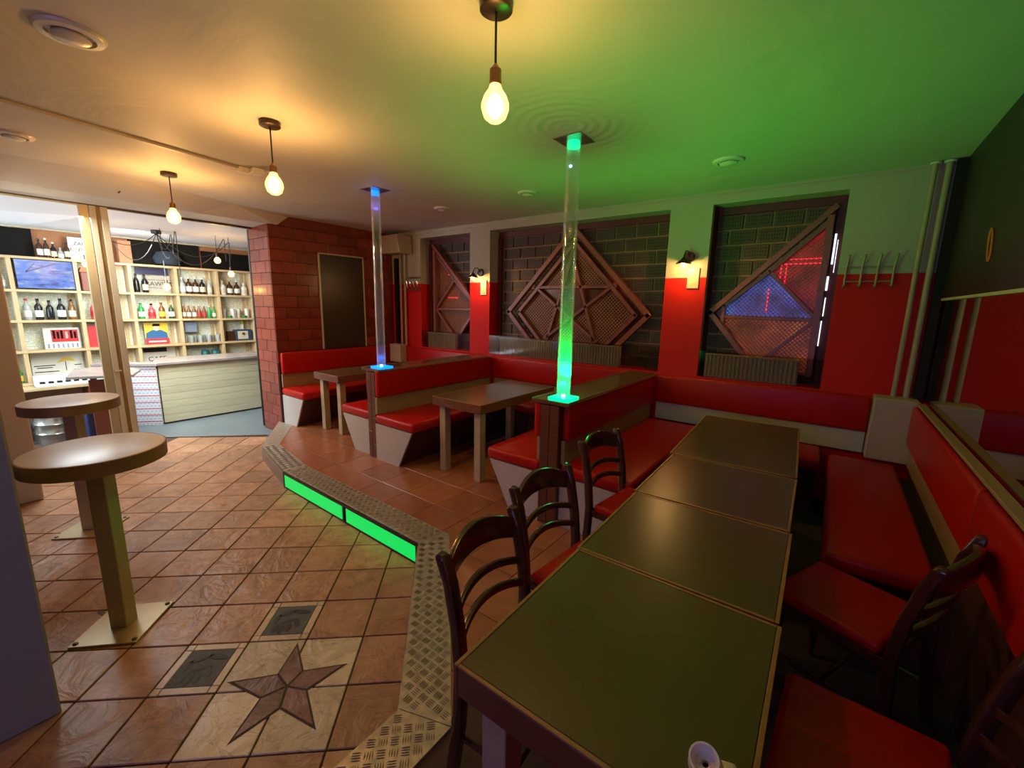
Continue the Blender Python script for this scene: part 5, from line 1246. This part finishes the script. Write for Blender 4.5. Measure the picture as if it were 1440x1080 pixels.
for i, (x, y, z) in enumerate([(-7.95, 0.36, 0.0), (-7.75, 0.70, 0.0)]):
    t = thing('beer_keg', ('left' if i == 0 else 'right')+' steel beer keg on the floor behind the farther standing table', 'keg', (x, y, z-0.0095), group='steel beer kegs')
    obj('barrel', MB().lathe([(0.15, 0.04), (0.18, 0.06), (0.185, 0.12), (0.192, 0.13), (0.185, 0.14), (0.185, 0.24), (0.192, 0.25), (0.185, 0.26), (0.18, 0.33), (0.12, 0.36), (0.0, 0.365)], 24), 'keg', t, smooth=True)
    obj('foot_ring', MB().lathe([(0.17, 0.0), (0.178, 0.0), (0.178, 0.06), (0.17, 0.06)], 24), 'keg', t, smooth=True); obj('top_ring', MB().lathe([(0.172, 0.33), (0.18, 0.33), (0.18, 0.41), (0.172, 0.41)], 24), 'keg', t, smooth=True)
tag(obj('plastic_crate', MB().box(-7.52, -7.25, 0.92, 1.16, -0.0095, 0.52), 'blue_box', bevel=0.01), 'navy crate under the farther standing table', 'crate')
tag(obj('side_board', MB().box(-7.23, -7.19, 0.98, 1.36, -0.0095, 0.80), 'rust'), 'red-brown board beside the folding door', 'board')
# rubber mat edge, step plate by the near table
tag(obj('floor_socket', MB().prism([(-3.215, 0.318), (-3.13, 0.335), (-3.135, 0.357), (-3.22, 0.34)], 0.0005, 0.004), 'slate'), 'small dark metal cover let into the floor by the nearer standing table', 'cover')

# spider lamp with draped cables
t = thing('spider_lamp', 'black spider lamp with draped cables on the bar room ceiling', 'lamp', (-7.95, 2.02, 2.765))
obj('canopy', MB().lathe([(0.055, -0.05), (0.06, -0.045), (0.06, -0.004), (0.055, -0.001)], 20), 'black', t, smooth=True)
def drape(p, q, sag, n=14): return [tuple(Vector(p).lerp(Vector(q), i/n)-Vector((0, 0, sag*4*(i/n)*(1-i/n)))) for i in range(n+1)]
ends = [((0.0, 0.85, -0.012), 0.42, 0.35), ((-0.35, 1.05, -0.012), 0.28, 0.28), ((0.1, -0.75, -0.012), 0.22, 0.52), ((-0.3, -0.5, -0.012), 0.4, 0.6), ((0.25, 0.15, -0.012), 0.36, 0.62), ((-0.2, 0.22, -0.012), 0.22, 0.3)]
for (e, sag, drop) in ends:
    obj('cable', MB().tube(drape((0, 0, -0.045), e, sag)+[(e[0], e[1]+0.01, -0.02), (e[0], e[1]+0.012, -drop)], 0.005, 6), 'cable', t, smooth=True)
def bar_bulb(label, x, y, z):
    t = thing('hanging_bulb', label, 'bulb', (x, y, z), group='small lit bulbs hanging in the bar room')
    obj('holder', MB().lathe([(0.018, 0.045), (0.02, 0.05), (0.02, 0.10), (0.006, 0.115)], 12), 'bronze', t, smooth=True)
    b = obj('globe', MB().lathe([(0.0, -0.05), (0.03, -0.042), (0.047, -0.01), (0.044, 0.015), (0.025, 0.04), (0.018, 0.05)], 18), 'bulb_glass', t, smooth=True)
    obj('filament', MB().lathe([(0.0, -0.028), (0.018, -0.02), (0.02, 0.0), (0.010, 0.018), (0.0, 0.02)], 12), 'filament', b, smooth=True)
    obj('cord', MB().tube([(0, 0, 0.11), (0, 0, 2.765-z)], 0.004, 6), 'cable', t, smooth=True)
    add_light('bar_bulb_glow', 'POINT', (x, y, z), 3.0, (1.0, 0.60, 0.25), radius=0.04)
bar_bulb('lit bulb hanging lowest before the tailor sign', -7.7, 2.0, 1.97)
bar_bulb('lit bulb hanging highest near the right end of the bar', -7.75, 2.69, 2.40)
bar_bulb('lit bulb hanging beside the highest one, further right', -7.8, 2.88, 2.21)
bar_bulb('lit bulb hanging behind the folding door', -7.6, 1.19, 2.215)
# black pipe stand beside the brick end wall
tag(obj('wall_pipe', MB().tube([(-6.52, 2.66, 0.0), (-6.52, 2.66, 2.4), (-6.50, 2.66, 2.74)], 0.022, 10), 'black', smooth=True), 'black pipe standing just behind the brick end wall', 'pipe')
